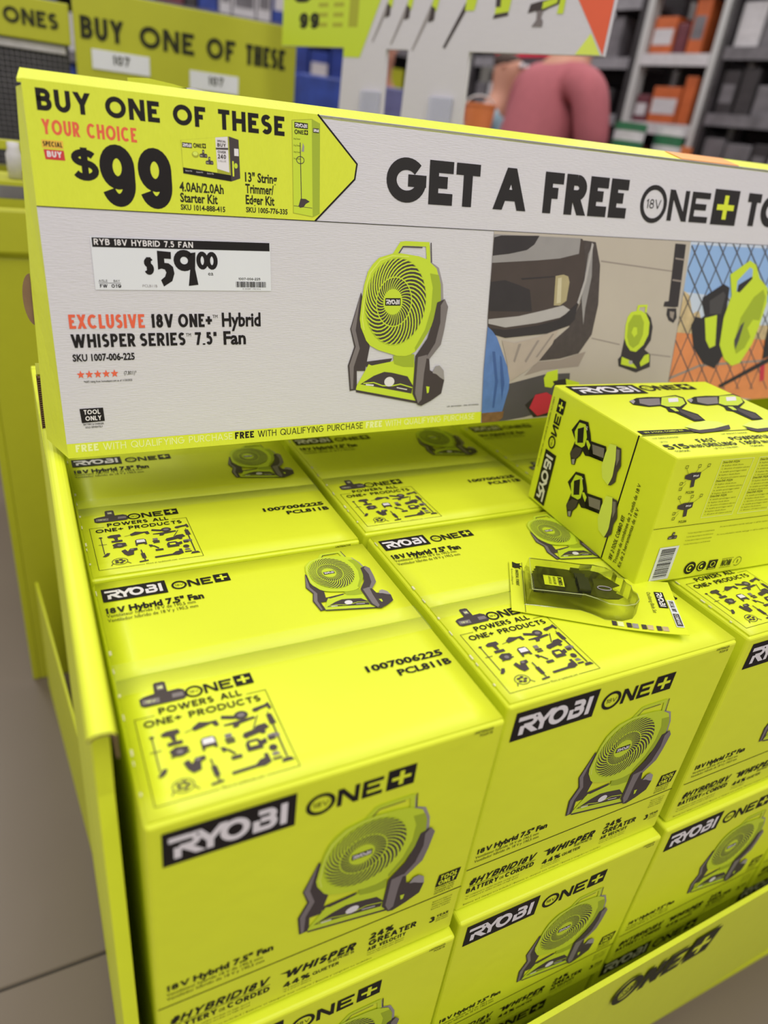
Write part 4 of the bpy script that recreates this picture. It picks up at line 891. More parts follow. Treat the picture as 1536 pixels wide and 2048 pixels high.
link('left_print', P.mesh('left_print', (0, 1, 0), (0, 0, 1), (-1, 0, 0)), kit)
P = Print()
def K(x, y): return (x, KH - y)
P.rect(0, KH - .1050, KW, KH - .1043, 'ink', 1)
for px_, n_ in ((.0800, 18), (.1485, 18), (.2200, 18)):
    P.frame(px_, KH - .0950, px_ + .0580, KH - .0080, .0007, 'palelime', 1)
    for k in range(n_):
        yy = .0130 + k * .0046
        if k in (0, 6, 11): P.btext('Driver Drill - PCL206', px_ + .003, KH - yy, .0030, .0300, .02, m='ink', res=1)
        else: P.btext(('A. variable speed trigger switch', 'B. keyless chuck sleeve', 'C. direction of rotation selector')[k % 3], px_ + .004, KH - yy, .0022, (.048, .038, .052)[k % 3], 0, m='ink', res=1)
P.rect(.0790, KH - .0960, .1400, KH - .0070, 'palelime2', 0) if 'palelime2' in M else None
for (cx, cy, s_) in ((.0370, .0320, 1), (.0430, .0770, -1)):
    P.poly([K(cx - .014, cy - .006), K(cx - .004, cy - .009), K(cx + .012, cy - .009), K(cx + .013, cy - .001), K(cx + .006, cy + .002), K(cx + .008, cy + .012), K(cx + .002, cy + .013), K(cx, cy + .002), K(cx - .006, cy + .001), K(cx - .013, cy - .001)], 'dgrey', 2)
    badge(P, cx - .001, KH - cy + .002, .011, .0045, 3)
    P.btext('PCL206', cx - .002, KH - cy - .022, .0035, .0140, .02, m='ink')
    for qx, qy in ((-.018, -.018), (.004, -.018), (.020, -.018), (-.018, .006), (-.016, .014)):
        P.frame(cx + qx, KH - cy - qy - .002, cx + qx + .004, KH - cy - qy + .002, .0006, 'ink', 2); P.line([(cx + qx + .002, KH - cy - qy - .002), (cx + qx * .5, KH - cy - qy * .4)], .0004, 'ink', 2)
battery_icon(P, .0320, KH - .1240, .0160, .0110)
for k in range(4): P.btext('Tool bodies, battery and charger are covered by the warranty', .0660, KH - .1190 - k * .0060, .0022, .0500, 0, m='ink', res=1)
for k in range(2): P.btext('For more information visit the web page or call the number in the manual supplied', .1250, KH - .1150 - k * .013, .0022, .1300, 0, m='ink', res=1)
P.poly([K(.0242, .1365), K(.0590, .1365), K(.0590, .1915), K(.0242, .1915)], 'paper', 1)
random.seed(5); yy = .1400
while yy < .1870:
    h_ = random.choice((.0006, .0010, .0016)); P.rect(.0290, KH - yy - h_, .0540, KH - yy, 'black', 2); yy += h_ + random.choice((.0006, .0009, .0013))
for k, cx in enumerate((.0960, .1180)):
    P.disc(cx, KH - .1790, .0105 - k * .002, .0105 - k * .002, 'black', 2); P.line(arc(cx, KH - .1790, .0060, .0060, 20 + k * 60, 300, 12), .0014, 'lime', 3); P.disc(cx, KH - .1790, .0022, .0022, 'lime', 3)
P.rect(.1310, KH - .1870, .1480, KH - .1710, 'black', 2); P.line(arc(.1395, KH - .1780, .0042, .0042, 0, 360, 16), .0011, 'lime', 3); P.rect(.1330, KH - .1858, .1460, KH - .1848, 'lime', 3)
P.text('NOM', .1580, KH - .1850, .0110, .0190, .13, m='ink'); P.rect(.1560, KH - .1722, .1790, KH - .1716, 'ink', 2); P.rect(.1560, KH - .1876, .1790, KH - .1870, 'ink', 2)
P.line(arc(.1900, KH - .1800, .0075, .0075, 20, 200, 12), .0008, 'ink', 2); P.line(arc(.1900, KH - .1800, .0075, .0075, 230, 380, 12), .0008, 'ink', 2); P.text('1', .1890, KH - .1830, .006, .002, .2, m='ink')
link('front_print', P.mesh('front_print', (1, 0, 0), (0, 0, 1), (0, -1, 0)), kit)

# ================================================================ blister pack of oscillating blades on the middle carton
# local frame: origin = near left corner; x along the card's long side, y across
bp_ = thing('blade_blister_pack', 'clear blister pack of oscillating tool blades lying on the middle fan carton', 'package', (.4750, .1555, .0008), atan2(.0354 - .1568, .6608 - .4764))
CL, CWd = .2210, .1200
def card_curve(x): return .0004 + max(0, x - .10) ** 2 * .55
cb = bmesh.new(); nx = 16
rows = []
for i in range(nx + 1):
    x = CL * i / nx; z = card_curve(x); rows.append([cb.verts.new((x, yy, zz)) for yy, zz in ((0, z), (CWd, z), (CWd, z + .0007), (0, z + .0007))])
for i in range(nx):
    for j in range(4): cb.faces.new([rows[i][j], rows[i][(j + 1) % 4], rows[i + 1][(j + 1) % 4], rows[i + 1][j]])
cb.faces.new(rows[0][::-1]); cb.faces.new(rows[-1])
bmesh.ops.recalc_face_normals(cb, faces=cb.faces)
obj('backing_card', cb, M['lime'], bp_)
ang_c = atan2(.0354 - .1568, .6608 - .4764)
def cl_(X, Y):   # carton-top coordinates to the card's own
    dx, dy = X - .4750, Y - .1555; c_, s_ = cos(-ang_c), sin(-ang_c); return (dx * c_ - dy * s_, dx * s_ + dy * c_)
P = Print()
P.rect(.0175, 0, .0181, CWd, 'black', 1)
Q = Print(); badge(Q, 0, 0, .0370, .0130)
P.sub(Q, lambda a, b: (.1960 + b * .9, .0920 - a))
Q = Print(); Q.btext('Oscillating Blade Set', 0, 0, .0050, .0480, 0, m='ink'); P.sub(Q, lambda a, b: (.1860 + b, .0900 - a))
Q = Print(); Q.rect(0, 0, .0600, .0095, 'paper', 2); Q.text('SPECIAL BUY', .002, .002, .0055, .0250, .18, m='black', layer=3); Q.rect(.0310, .001, .0580, .0085, 'dgrey', 3); Q.text('COMPARE', .0330, .0027, .0040, .0220, .15, m='paper', layer=4)
P.sub(Q, lambda a, b: (.2090 + b, .0740 - a))
for k in range(4):
    x0 = .128 + k * .0185
    P.rect(x0, .0035, x0 + .0060, .0130, 'dgrey', 2); P.rect(x0 + .0070, .0035, x0 + .0145, .0130, ('palelime', 'midgrey', 'p_tan', 'p_tan')[k], 2)
Q = Print(); Q.text('UNIVERSAL FITMENT', 0, 0, .0040, .0400, .15, m='ink'); Q.btext('fits most oscillating tools', 0, -.006, .0025, .040, 0, m='ink', res=1); P.sub(Q, lambda a, b: (.0080 + b, .0990 - a))
P.poly([(.004, .118), (.004, .104), (.008, .102), (.012, .104), (.016, .101), (.014, .106), (.018, .109), (.014, .112), (.016, .117), (.010, .115)], 'ink', 2)
for k in range(6): P.btext('ATTENTION: read the manual before use', .180, .100 - k * .0035, .0016, .014, 0, m='ink', res=1) if k < 0 else None
pm = P.mesh('card_print', (1, 0, 0), (0, 1, 0), (0, 0, 1), base=.0010)
for v in pm.vertices: v.co.z += card_curve(v.co.x) + .0002
link('card_print', pm, bp_)
M['blade'] = mat('dark_blade_steel', (0.045, 0.048, 0.022), .38, metal=.6, var=.2, scale=200)
M['bladetop'] = mat('oiled_blade_steel', (0.075, 0.082, 0.012), .35, metal=.5, var=.3, scale=150)
def blade(x, y, z, sc_, label=None):
    pts = [(0, -.013), (0, .013)]
    teeth = [(-.0012 if k % 2 else .0006, -.013 + 26e-3 * k / 14) for k in range(15)]
    outline = teeth + [(.040, .0135), (.052, .0115), (.060, .0160), (.074, .0185), (.086, .0160), (.092, .0105), (.083, .0040), (.083, -.0040), (.092, -.0105), (.086, -.0160), (.074, -.0185), (.060, -.0160), (.052, -.0115), (.040, -.0135)]
    b = prism([(a * sc_, c * sc_) for a, c in outline], .0011)
    o = obj('saw_blade', b, M['bladetop'], bp_, loc=(x, y, z), rot=(0, radians(-1.5), radians(2)))
    obj('shank_step', bx(bmesh.new(), .046 * sc_, .058 * sc_, -.012 * sc_, .012 * sc_, .0011, .0060), M['blade'], o)
    rg = bmesh.new(); tube(rg, [(.074 * sc_ + .0090 * cos(t), .0045 * sin(t), .0018) for t in [2 * pi * k / 20 for k in range(21)]], .0007, 6)
    obj('mounting_slot', rg, M['midgrey'], o)
    return o
blade(.034, .083, .0135, 1.0); blade(.031, .070, .0165, 1.08); blade(.028, .058, .0195, 1.16)
b4 = blade(.025, .044, .0228, 1.25)
box_obj('depth_edge', (0, .062, -.0175, -.0163, -.006, .0008), M['blade'], b4)
lb = thing('x', None, None); bpy.data.objects.remove(lb)
P = Print(); P.rect(0, 0, .026, .023, 'lime', 1)
Q = Print(); Q.text('BONUS', 0, 0, .0055, .0190, .22, m='black'); Q.btext('BLADE INCLUDED', 0, -.006, .003, .018, .01, m='ink'); Q.btext('LAME INCLUSE', 0, -.012, .003, .018, 0, m='ink')
P.sub(Q, lambda a, b: (.0185 + b, .021 - a))
link('bonus_label', P.mesh('bonus_label', (1, 0, 0), (0, 1, 0), (0, 0, 1), origin=(.014, -.009, .0012)), b4)
# clear blister
gm = bpy.data.materials.new('clear_blister'); gm.use_nodes = True; nt = gm.node_tree; nt.nodes.clear()
out = nt.nodes.new('ShaderNodeOutputMaterial'); mxs = nt.nodes.new('ShaderNodeMixShader'); tr = nt.nodes.new('ShaderNodeBsdfTransparent'); gl = nt.nodes.new('ShaderNodeBsdfGlossy'); fz = nt.nodes.new('ShaderNodeFresnel')
tr.inputs[0].default_value = (.94, .95, .85, 1); gl.inputs['Roughness'].default_value = .06; fz.inputs[0].default_value = 1.5
nt.links.new(fz.outputs[0], mxs.inputs[0]); nt.links.new(tr.outputs[0], mxs.inputs[1]); nt.links.new(gl.outputs[0], mxs.inputs[2]); nt.links.new(mxs.outputs[0], out.inputs[0])
def shell(outline, hs, cz=0.0):
    b = bmesh.new(); prev = None; cx = sum(p[0] for p in outline) / len(outline); cy = sum(p[1] for p in outline) / len(outline)
    for ins, z in hs:
        ring = [b.verts.new((cx + (x - cx) * ins, cy + (y - cy) * ins, z)) for x, y in outline]
        if prev:
            for k in range(len(ring)): b.faces.new([prev[k], prev[(k + 1) % len(ring)], ring[(k + 1) % len(ring)], ring[k]])
        prev = ring
    b.faces.new(prev); bmesh.ops.recalc_face_normals(b, faces=b.faces); return b
bl_out = [(.020, .012), (.020, .100), (.090, .108), (.104, .100)]
for k in range(4):
    cx, cy, r = .120 + .010 * (3 - k) * 0 + .012 * k * 0, .0, .0
bl_out = [(.019, .018), (.019, .098), (.060, .102), (.092, .104), (.110, .108), (.128, .106), (.138, .098), (.142, .090), (.150, .084), (.152, .074), (.158, .068), (.158, .056), (.163, .050), (.163, .036), (.156, .024), (.142, .016), (.120, .014), (.104, .022), (.090, .026)]
obj('clear_blister', shell(bl_out, [(1.03, .0014), (1.0, .0022), (.975, .0235), (.94, .0260)]), gm, bp_)
rim = bmesh.new(); cx = sum(p[0] for p in bl_out) / len(bl_out); cy = sum(p[1] for p in bl_out) / len(bl_out)
tube(rim, [(cx + (x - cx) * .965, cy + (y - cy) * .965, .0250) for x, y in bl_out + bl_out[:1]], .00035, 5)
M['rim'] = mat('blister_edge', (0.62, 0.68, 0.30), .15, spec=.9)
obj('blister_rim', rim, M['rim'], bp_)

# ================================================================ the store behind
M['bglime'] = mat('display_lime_board', (0.46, 0.47, 0.018), .5, var=.04)
M['mesh'] = mat('dark_grid_panel', (0.05, 0.05, 0.055), .6, var=.3, scale=100)
M['blue'] = mat('blue_packaging', (0.02, 0.05, 0.30), .4, var=.8, scale=14)
M['violet'] = mat('blue_grey_packaging', (0.13, 0.13, 0.30), .4, var=.5, scale=20)
M['steel'] = mat('painted_steel', (0.55, 0.55, 0.56), .4)
M['osteel'] = mat('orange_painted_steel', (0.72, 0.20, 0.06), .45, var=.1)
M['opack'] = mat('orange_packaging', (0.55, 0.12, 0.03), .5, var=.35, scale=18)
M['dpack'] = mat('dark_packaging', (0.035, 0.03, 0.035), .5, var=.8, scale=16)
M['gpack'] = mat('grey_packaging', (0.16, 0.15, 0.17), .5, var=.7, scale=18)
M['mpack'] = mat('maroon_packaging', (0.14, 0.03, 0.045), .5, var=.6, scale=18)
M['gnpack'] = mat('green_packaging', (0.02, 0.14, 0.06), .5, var=.4)
M['pink'] = mat('neon_pink_sign', (0.95, 0.03, 0.10), .4)
M['railg'] = mat('price_rail_grey', (0.26, 0.25, 0.28), .5, var=.5, scale=60)
M['railw'] = mat('price_rail_white', (0.60, 0.58, 0.62), .5, var=.25, scale=40)

# neighbouring display: carton stack body, lip, sign board
nd = thing('neighbour_display', 'blurred lime cardboard display directly behind at the left, with its own sign boards', 'display', (-.10, 1.5, FZ))
def nb(name, dims, m, bev=.003):
    x0, x1, y0, y1, z0, z1 = dims; r = nd.location
    return box_obj(name, (x0 - r.x, x1 - r.x, y0 - r.y, y1 - r.y, z0 - r.z, z1 - r.z), m, nd, bev=bev)
nb('front_panel', (-.105, .72, 1.50, 1.52, FZ, .155), M['bglime']); nb('side_panel', (-.125, -.105, 1.50, 2.75, FZ, .12), M['bglime'])
nb('front_lip', (-.11, .72, 1.485, 1.505, .165, .265), M['bglime'], .008); nb('rear_panel', (-.105, .72, 2.72, 2.74, FZ, .5), M['bglime'])
nb('grid_panel', (-.12, .20, 2.34, 2.36, .28, .64), M['mesh']); nb('header_board', (.215, .915, 2.30, 2.32, .10, .775), M['bglime'])
nb('cross_board', (-.5, .205, 2.31, 2.33, .625, .730), M['bglime'])
o = nb('tag_strip', (-.12, .19, 2.325, 2.335, .600, .622), M['railw'])
gr = bmesh.new()
for k in range(22): bx(gr, -.02 + k * .0145, -.018 + k * .0145, .83, .834, 1.38, 1.73)
for k in range(24): bx(gr, -.02, .30, .828, .832, 1.38 + k * .0145, 1.382 + k * .0145)
obj('wire_grid', gr, M['gpack'], nd)
WORDS = [('BUY', .018, .123), ('ONE', .188, .167), ('OF', .395, .094), ('THESE', .525, .135)]
for wd_, x0, ww in WORDS:
    P = Print(); P.text(wd_, x0, 0, .058, ww + (.0 if wd_ != 'THESE' else .0), .22, m='ink'); link('printed_word', P.mesh('printed_word', (1, 0, 0), (0, 0, 1), (0, -1, 0), origin=(.315, .7985, .650 - FZ)), nd)
for x0, x1, z0 in ((.045, .215, -.075), (.340, .500, -.092)):
    tg = box_obj('price_tag', (x0, x1, -.003, 0, z0, z0 + .052), M['paper'], nd, loc=(.315, .799, .650 - FZ))
    P = Print(); P.text('107', x0 + .06, z0 + .018, .024, .05, .2, m='ink'); link('tag_print', P.mesh('tag_print', (1, 0, 0), (0, 0, 1), (0, -1, 0), origin=(0, -.0035, 0)), tg)
for wd_, x0, ww in (('THESE', -.165, .165), ('ONES', .028, .145)):
    P = Print(); P.text(wd_, x0, 0, .040, ww, .22, m='ink'); link('printed_word', P.mesh('printed_word', (1, 0, 0), (0, 0, 1), (0, -1, 0), origin=(.10, .8085, .660 - FZ)), nd)
# things on the neighbour
for k, (x, wd) in enumerate(((-.09, .12), (.05, .12), (.19, .12))):
    c = thing('product_carton', ('small lime carton with a dark strip at the far left edge behind the header', 'small lime carton second from the left on the neighbouring display', 'small lime carton third on the neighbouring display, behind the header')[k], 'box', (x, 1.55, .16), 0, 'small cartons on the neighbouring display')
    box_obj('carton_body', (0, wd, 0, .2, 0, .155), M['bglime'], c, bev=.002); box_obj('dark_band', (.01, wd - .01, -.001, 0, .118, .145), M['gpack'], c)
jar = bmesh.new(); lathe(jar, [(.0, 0), (.017, 0), (.018, .05), (.013, .062), (.013, .075), (0, .076)], 20)
tag(obj('white_bottle', jar, M['railw'], loc=(-.002, 1.60, .3165), smooth=True), 'small white bottle standing on a carton at the far left', 'bottle')
box_obj('shelf_rail', (-.02, .70, .10, .12, 1.475, 1.495), M['bglime'], nd, bev=.002)

# arch-shaped sign running back at the right, standing on legs
AD = atan2(.957, -.29)
ar = thing('arch_sign', 'tall pale grey and lime cardboard arch with printed tools and an orange end', 'sign', (1.15, 1.0, FZ), AD)
zb = .71 - FZ - .004
pan = prism([(.0120, zb), (.393, zb), (.330, .02), (.630, .02), (.6066, zb), (.694, zb), (.650, .02), (.905, .02), (.873, zb), (1.175, zb), (1.175, zb + .52), (.0145, zb + .52)], .012, axis='y', off=-.006)
obj('arch_panel', pan, M['board'], ar)
P = Print()
P.poly([(-.0120, zb + .001), (-.101, zb + .1), (-.30, zb + .32), (-.0145, zb + .32)], 'orange', 1)
P.poly([(-.0820, zb + .001), (-.0520, zb + .040), (-.0186, zb + .001)], 'flimel', 2)
P.poly([(-.800, zb - .022), (-.7336, zb + .108), (-.66, zb + .30), (-1.175, zb + .30), (-1.175, zb + .001), (-.873, zb + .001), (-.872, zb - .022)], 'flime', 1)
Q = Print(); Q.text('99', 0, 0, .10, .12, .25, m='ink')
P.sub(Q, lambda a, b: (-1.13 + b, zb + .23 - a)); P.sub(Q, lambda a, b: (-1.09 + a * .8, zb + .045 + b * .4))
for k in range(5): P.rect(-1.00, zb + .050 + k * .024, -.955, zb + .060 + k * .024, 'dryellow', 2); P.rect(-.93, zb + .050 + k * .024, -.885, zb + .060 + k * .024, 'dryellow', 2)
P.rect(-.86, zb + .05, -.82, zb + .2, 'dryellow', 2)
def ART(cx, cz, s_, kind):
    def g(l, m_, la=2): P.poly([(cx + a * s_, zb + cz + b * s_) for a, b in l], m_, la)
    if kind == 0:   # grinder
        g([(-.55, .0), (-.30, .05), (-.2, -.02), (.1, .10), (.5, .22), (.5, .42), (.1, .30), (-.2, .26), (-.5, .20)], 'dgrey'); g([(-.1, .08), (.35, .22), (.35, .34), (-.1, .24)], 'flime', 3); g([(.40, -.02), (.60, -.02), (.60, .60), (.46, .60)], 'flime', 3); g([(-.35, -.30), (.0, -.30), (.0, -.18), (-.08, -.1), (-.05, .05), (-.25, .05), (-.22, -.15)], 'grey', 3)
    elif kind == 1:
        g([(-.3, -.2), (.3, -.12), (.28, -.02), (-.25, -.08)], 'dgrey'); g([(-.25, -.08), (.3, -.02), (.4, .8), (-.2, .8)], 'flime'); g([(-.25, .1), (-.05, .1), (-.1, .5), (-.3, .5)], 'dgrey', 3)
    elif kind == 2:
        g([(-.8, -.8), (-.7, -.82), (.1, .35), (-.05, .4)], 'dgrey'); g([(-.1, .1), (.25, .1), (.4, .9), (-.1, .9)], 'flime')
    else:
        g([(-.6, -.7), (-.55, -.72), (.1, .3), (0, .4)], 'midgrey'); g([(-.05, .1), (.15, .15), (.3, .8), (.05, .8)], 'flime'); g([(-.1, -.1), (.1, -.05), (.1, .2), (-.05, .25)], 'dgrey', 3)
for cx, cz, s_, kd in ((-.185, .077, .085, 0), (-.310, .082, .075, 1), (-.415, .075, .085, 2), (-.535, .070, .10, 3), (-.625, .075, .09, 3), (-.70, .080, .09, 3)): ART(cx, cz, s_, kd)
link('arch_print', P.mesh('arch_print', (-1, 0, 0), (0, 0, 1), (0, 1, 0), origin=(0, .006, 0)), ar)
M['clear'] = mat('clear_plastic', (0.62, 0.63, 0.80), .12, spec=.9); M['clear'].node_tree.nodes['Principled BSDF'].inputs['Alpha'].default_value = .55
for k, a in enumerate((.735, .46)):
    t = thing('sign_holder', ('small clear plastic sign holder on the narrow far leg of the arch', 'small clear plastic sign holder on the nearer leg of the arch')[k], 'holder', (1.15 - .29 * a + .0, 1.0 + .957 * a, .0), AD, 'clear plastic sign holders')
    t.location = Vector((1.15, 1.0, 0)) + Vector((-.29, .957, 0)).normalized() * a + Vector((-.957, -.29, 0)).normalized() * .0075
    t.location.z = .49
    box_obj('pocket', (-.040, .040, .0, .010, 0, .115), M['clear'], t, bev=.002); box_obj('base_strip', (-.042, .042, 0, .014, -.008, 0), M['railw'], t, bev=.001)

# aisle shelving on the right, running back
def rack(name, label, ox, oy, ang, length, levels, gap, depth, z0, fillers, rails, post, seed, postw=.05, item_h=.8, vis=4):
    random.seed(seed)
    t = thing(name, label, 'shelving', (ox, oy, FZ), ang)
    top = z0 + levels * gap
    for xx in (0, length): box_obj('upright', (xx - postw / 2, xx + postw / 2, 0, .07, 0, top), post, t, bev=.004); box_obj('rear_upright', (xx - postw / 2, xx + postw / 2, depth - .05, depth, 0, top), post, t, bev=.004)
    box_obj('back_panel', (0, length, depth, depth + .02, 0, top), M['dpack'], t)
    for l in range(levels):
        z = z0 + l * gap
        s_ = box_obj('shelf', (postw / 2, length - postw / 2, .01, depth, z - .025, z), M['gpack'], t)
        box_obj('price_rail', (postw / 2, length - postw / 2, -.008, .006, z - .045, z + .012), rails, s_)
        x = postw / 2 + .01
        idx = 0
        while x < length - .12 and l >= vis:
            idx += 1
            wd = random.uniform(.08, .20); ht = gap * random.uniform(.45, item_h)
            if x + wd > length - postw / 2: break
            m_ = random.choice(fillers)
            c = bx(bmesh.new(), 0, wd - .012, 0, .22, 0, ht, bev=.006)
            p_ = obj('packaged_product', c, m_, loc=(0, 0, 0))
            p_.location = Vector((ox, oy, FZ)) + Matrix.Rotation(ang, 3, 'Z') @ Vector((x, .03, z + .0005)); p_.rotation_euler = (0, 0, ang)
            box_obj('face_label', (.012, wd - .024, -.001, 0, ht * .3, ht * .7), random.choice([M['railw'], M['gpack'], m_]), p_)
            tag(p_, '%s package, %s from the left on the %s shelf up of the %s' % (CN[m_.name], ORD[idx - 1], ORD[l], RN[name]), 'package', GRP[name])
            x += wd
    return t
ORD = ['first', 'second', 'third', 'fourth', 'fifth', 'sixth', 'seventh', 'eighth', 'ninth', 'tenth'] + ['%dth' % k for k in range(11, 60)]
CN = {'blue_packaging': 'blue', 'grey-blue': '', 'blue_grey_packaging': 'grey-blue', 'dark_packaging': 'black', 'grey_packaging': 'grey', 'maroon_packaging': 'maroon', 'orange_packaging': 'orange', 'price_rail_white': 'white', 'display_lime_board': 'lime'}
RN = {'dark_shelving': 'black shelving', 'orange_shelving': 'orange bay', 'grey_shelving': 'right-edge shelving', 'far_shelving': 'far shelving'}
GRP = {'dark_shelving': 'packages on the dark shelving bay', 'orange_shelving': 'packages in the orange shelving bay', 'grey_shelving': 'packages on the near grey shelving', 'far_shelving': 'packages on the far shelving'}
PL = {'dark_shelving': 'one of the dark packages on the blurred black shelving right of the red-shirted man',
      'orange_shelving': 'one of the orange packages between the white price rails beside the leaning upright',
      'grey_shelving': 'one of the grey packages on the shelving at the right photo edge',
      'far_shelving': 'one of the packages on the blurred shelving far behind the lime displays'}
dd = Vector((-.146, .989)).normalized()
near = Vector((3.57, 1.70)); RA = atan2(-dd.y, -dd.x)   # racks face -x; local x runs towards the viewer
def at(s_): p = near + dd * s_; return p.x, p.y
x_, y_ = at(3.08); rack('dark_shelving', 'blurred black shelving bay full of dark packages right of the arch sign', x_, y_, RA, 1.42, 9, .29, .42, .10, [M['dpack'], M['dpack'], M['gpack'], M['mpack']], M['railg'], M['dpack'], 11)
x_, y_ = at(1.63); rack('orange_shelving', 'shelving bay with orange packages, white price rails and pale upright', x_, y_, RA, .50, 8, .335, .42, .14, [M['opack'], M['opack'], M['mpack']], M['railw'], M['steel'], 12, .06)
x_, y_ = at(1.10); rack('grey_shelving', 'grey shelving at the right photo edge with pale packages', x_, y_, RA, 1.35, 9, .30, .42, .08, [M['gpack'], M['gpack'], M['dpack'], M['railw']], M['gpack'], M['dpack'], 13)
tag(box_obj('orange_upright', (-.035, .035, -.03, .03, 0, 1.72), M['osteel'], bev=.004, loc=(at(1.10)[0] - .07, at(1.10)[1], FZ)), 'orange steel rack upright beside the grey shelving', 'post')
tag(box_obj('neon_sign', (0, .62, 0, .03, 0, .13), M['pink'], bev=.004, loc=(at(2.72)[0] - .1, at(2.72)[1], 1.03), rot=(0, 0, RA)), 'neon pink sign strip above the dark shelving', 'sign')
for k, (x, y, m1, m2, r) in enumerate(((2.50, 2.33, 'railw', 'gnpack', .062), (2.60, 2.45, 'blue', 'railw', .055), (2.66, 2.25, 'gnpack', 'railw', .058))):
    t = thing('detergent_tub', ('white tub with green band in front of the shelving', 'blue tub with white lid in front of the shelving', 'green tub with white lid nearest in front of the shelving')[k], 'tub', (x, y, .475), 0, 'tubs in front of the dark shelving')
    obj('tub', lathe(bmesh.new(), [(0, 0), (r, 0), (r * 1.08, .15), (r * 1.08, .16), (0, .16)], 20), M[m1], t, smooth=False); obj('lid', lathe(bmesh.new(), [(0, .16), (r * 1.12, .16), (r * 1.12, .19), (0, .192)], 20), M[m2], t); obj('band', lathe(bmesh.new(), [(r * 1.03, .04), (r * 1.10, .12), (r * .9, .12)], 20), M[m2], t)
st = thing('low_gondola', 'low dark merchandise stand under the tubs', 'shelving', (2.58, 2.34, FZ))
box_obj('stand_body', (-.16, .16, -.20, .20, 0, .475 - FZ - .022), M['dpack'], st, bev=.01); box_obj('stand_top', (-.17, .17, -.21, .21, .475 - FZ - .022, .475 - FZ - .001), M['gpack'], st, bev=.004)
# far shelving across the back
rack('far_shelving', 'blurred shelving with blue and dark packages far behind the lime displays', -.6, 5.1, 0, 3.9, 7, .34, .45, .10, [M['blue'], M['blue'], M['violet'], M['dpack'], M['dpack'], M['railw'], M['opack'], M['bglime'], M['mpack']], M['gpack'], M['steel'], 14, item_h=.85)
# blue boxes seen through the arch
for k in range(4):
    t = tag(box_obj('blue_box', (0, .34, 0, .4, 0, .30), (M['blue'], M['violet'])[k % 2], bev=.01, loc=(1.30 + .36 * (k % 2), 3.3, .10 + .303 * (k // 2))), ('blue carton lower left of the four seen through the arch', 'grey-blue carton lower right of the four seen through the arch', 'blue carton upper left of the four seen through the arch', 'grey-blue carton upper right of the four seen through the arch')[k], 'box', 'blue cartons seen through the arch')
pl = thing('pallet_block', 'dark stand carrying the blue cartons behind the arch', 'stand', (1.30, 3.3, FZ)); box_obj('stand_body', (0, .72, 0, .45, 0, .099 - FZ), M['dpack'], pl, bev=.01)
# orange bucket
t = thing('orange_bucket', 'orange bucket on the floor stand left of the red-shirted man', 'bucket', (1.87, 2.60, .52))
obj('bucket', lathe(bmesh.new(), [(0, 0), (.055, 0), (.068, .13), (.072, .13), (.072, .14), (.062, .14), (.05, .02), (0, .02)], 28), M['osteel'], t, smooth=False)
h_ = bmesh.new(); tube(h_, [(.072 * cos(a), 0, .13 + .04 * sin(a)) for a in [pi * k / 12 for k in range(13)]], .004, 6); obj('handle', h_, M['steel'], t)
t2 = thing('bucket_stand', 'dark stand under the orange bucket', 'stand', (1.87, 2.60, FZ)); box_obj('stand_body', (-.16, .16, -.16, .16, 0, .519 - FZ), M['dpack'], t2, bev=.01)

# ---------------------------------------------------------------- shoppers (skinned, one continuous body)
M['skin'] = mat('skin', (0.55, 0.26, 0.18), .55); M['pinkshirt'] = mat('dusty_red_cotton', (0.42, 0.115, 0.14), .85, var=.1, scale=30, bump=.2)
M['jeans'] = mat('dark_denim', (0.03, 0.045, 0.10), .85, var=.2); M['hair'] = mat('dark_brown_hair', (0.05, 0.025, 0.018), .7, var=.3)
M['blueshirt'] = mat('pale_blue_cotton', (0.42, 0.66, 0.80), .8); M['blacktrousers'] = mat('black_trousers', (0.018, 0.018, 0.022), .85); M['shoe'] = mat('dark_shoe', (0.03, 0.025, 0.025), .6); M['jeansb'] = mat('blue_denim', (0.06, 0.13, 0.35), .85)
def skinned(name, V, E, m, parent, sub=2, root=0, smooth=True):
    me = bpy.data.meshes.new(name); me.from_pydata([v[:3] for v in V], E, []); o = bpy.data.objects.new(name, me); C.objects.link(o)
    md = o.modifiers.new('skin', 'SKIN'); md.use_smooth_shade = True
    sk_ = me.skin_vertices[0].data
    for i, v in enumerate(V): sk_[i].radius = (v[3], v[4] if len(v) > 4 else v[3])
    sk_[root].use_root = True
    o.modifiers.new('sub', 'SUBSURF').levels = sub; o.modifiers['sub'].render_levels = sub
    dg = bpy.context.evaluated_depsgraph_get(); ev = o.evaluated_get(dg); nm = bpy.data.meshes.new_from_object(ev)
    bpy.data.objects.remove(o); nm.materials.clear(); nm.materials.append(m)
    nm.polygons.foreach_set('use_smooth', [True] * len(nm.polygons))
    return link(name, nm, parent)
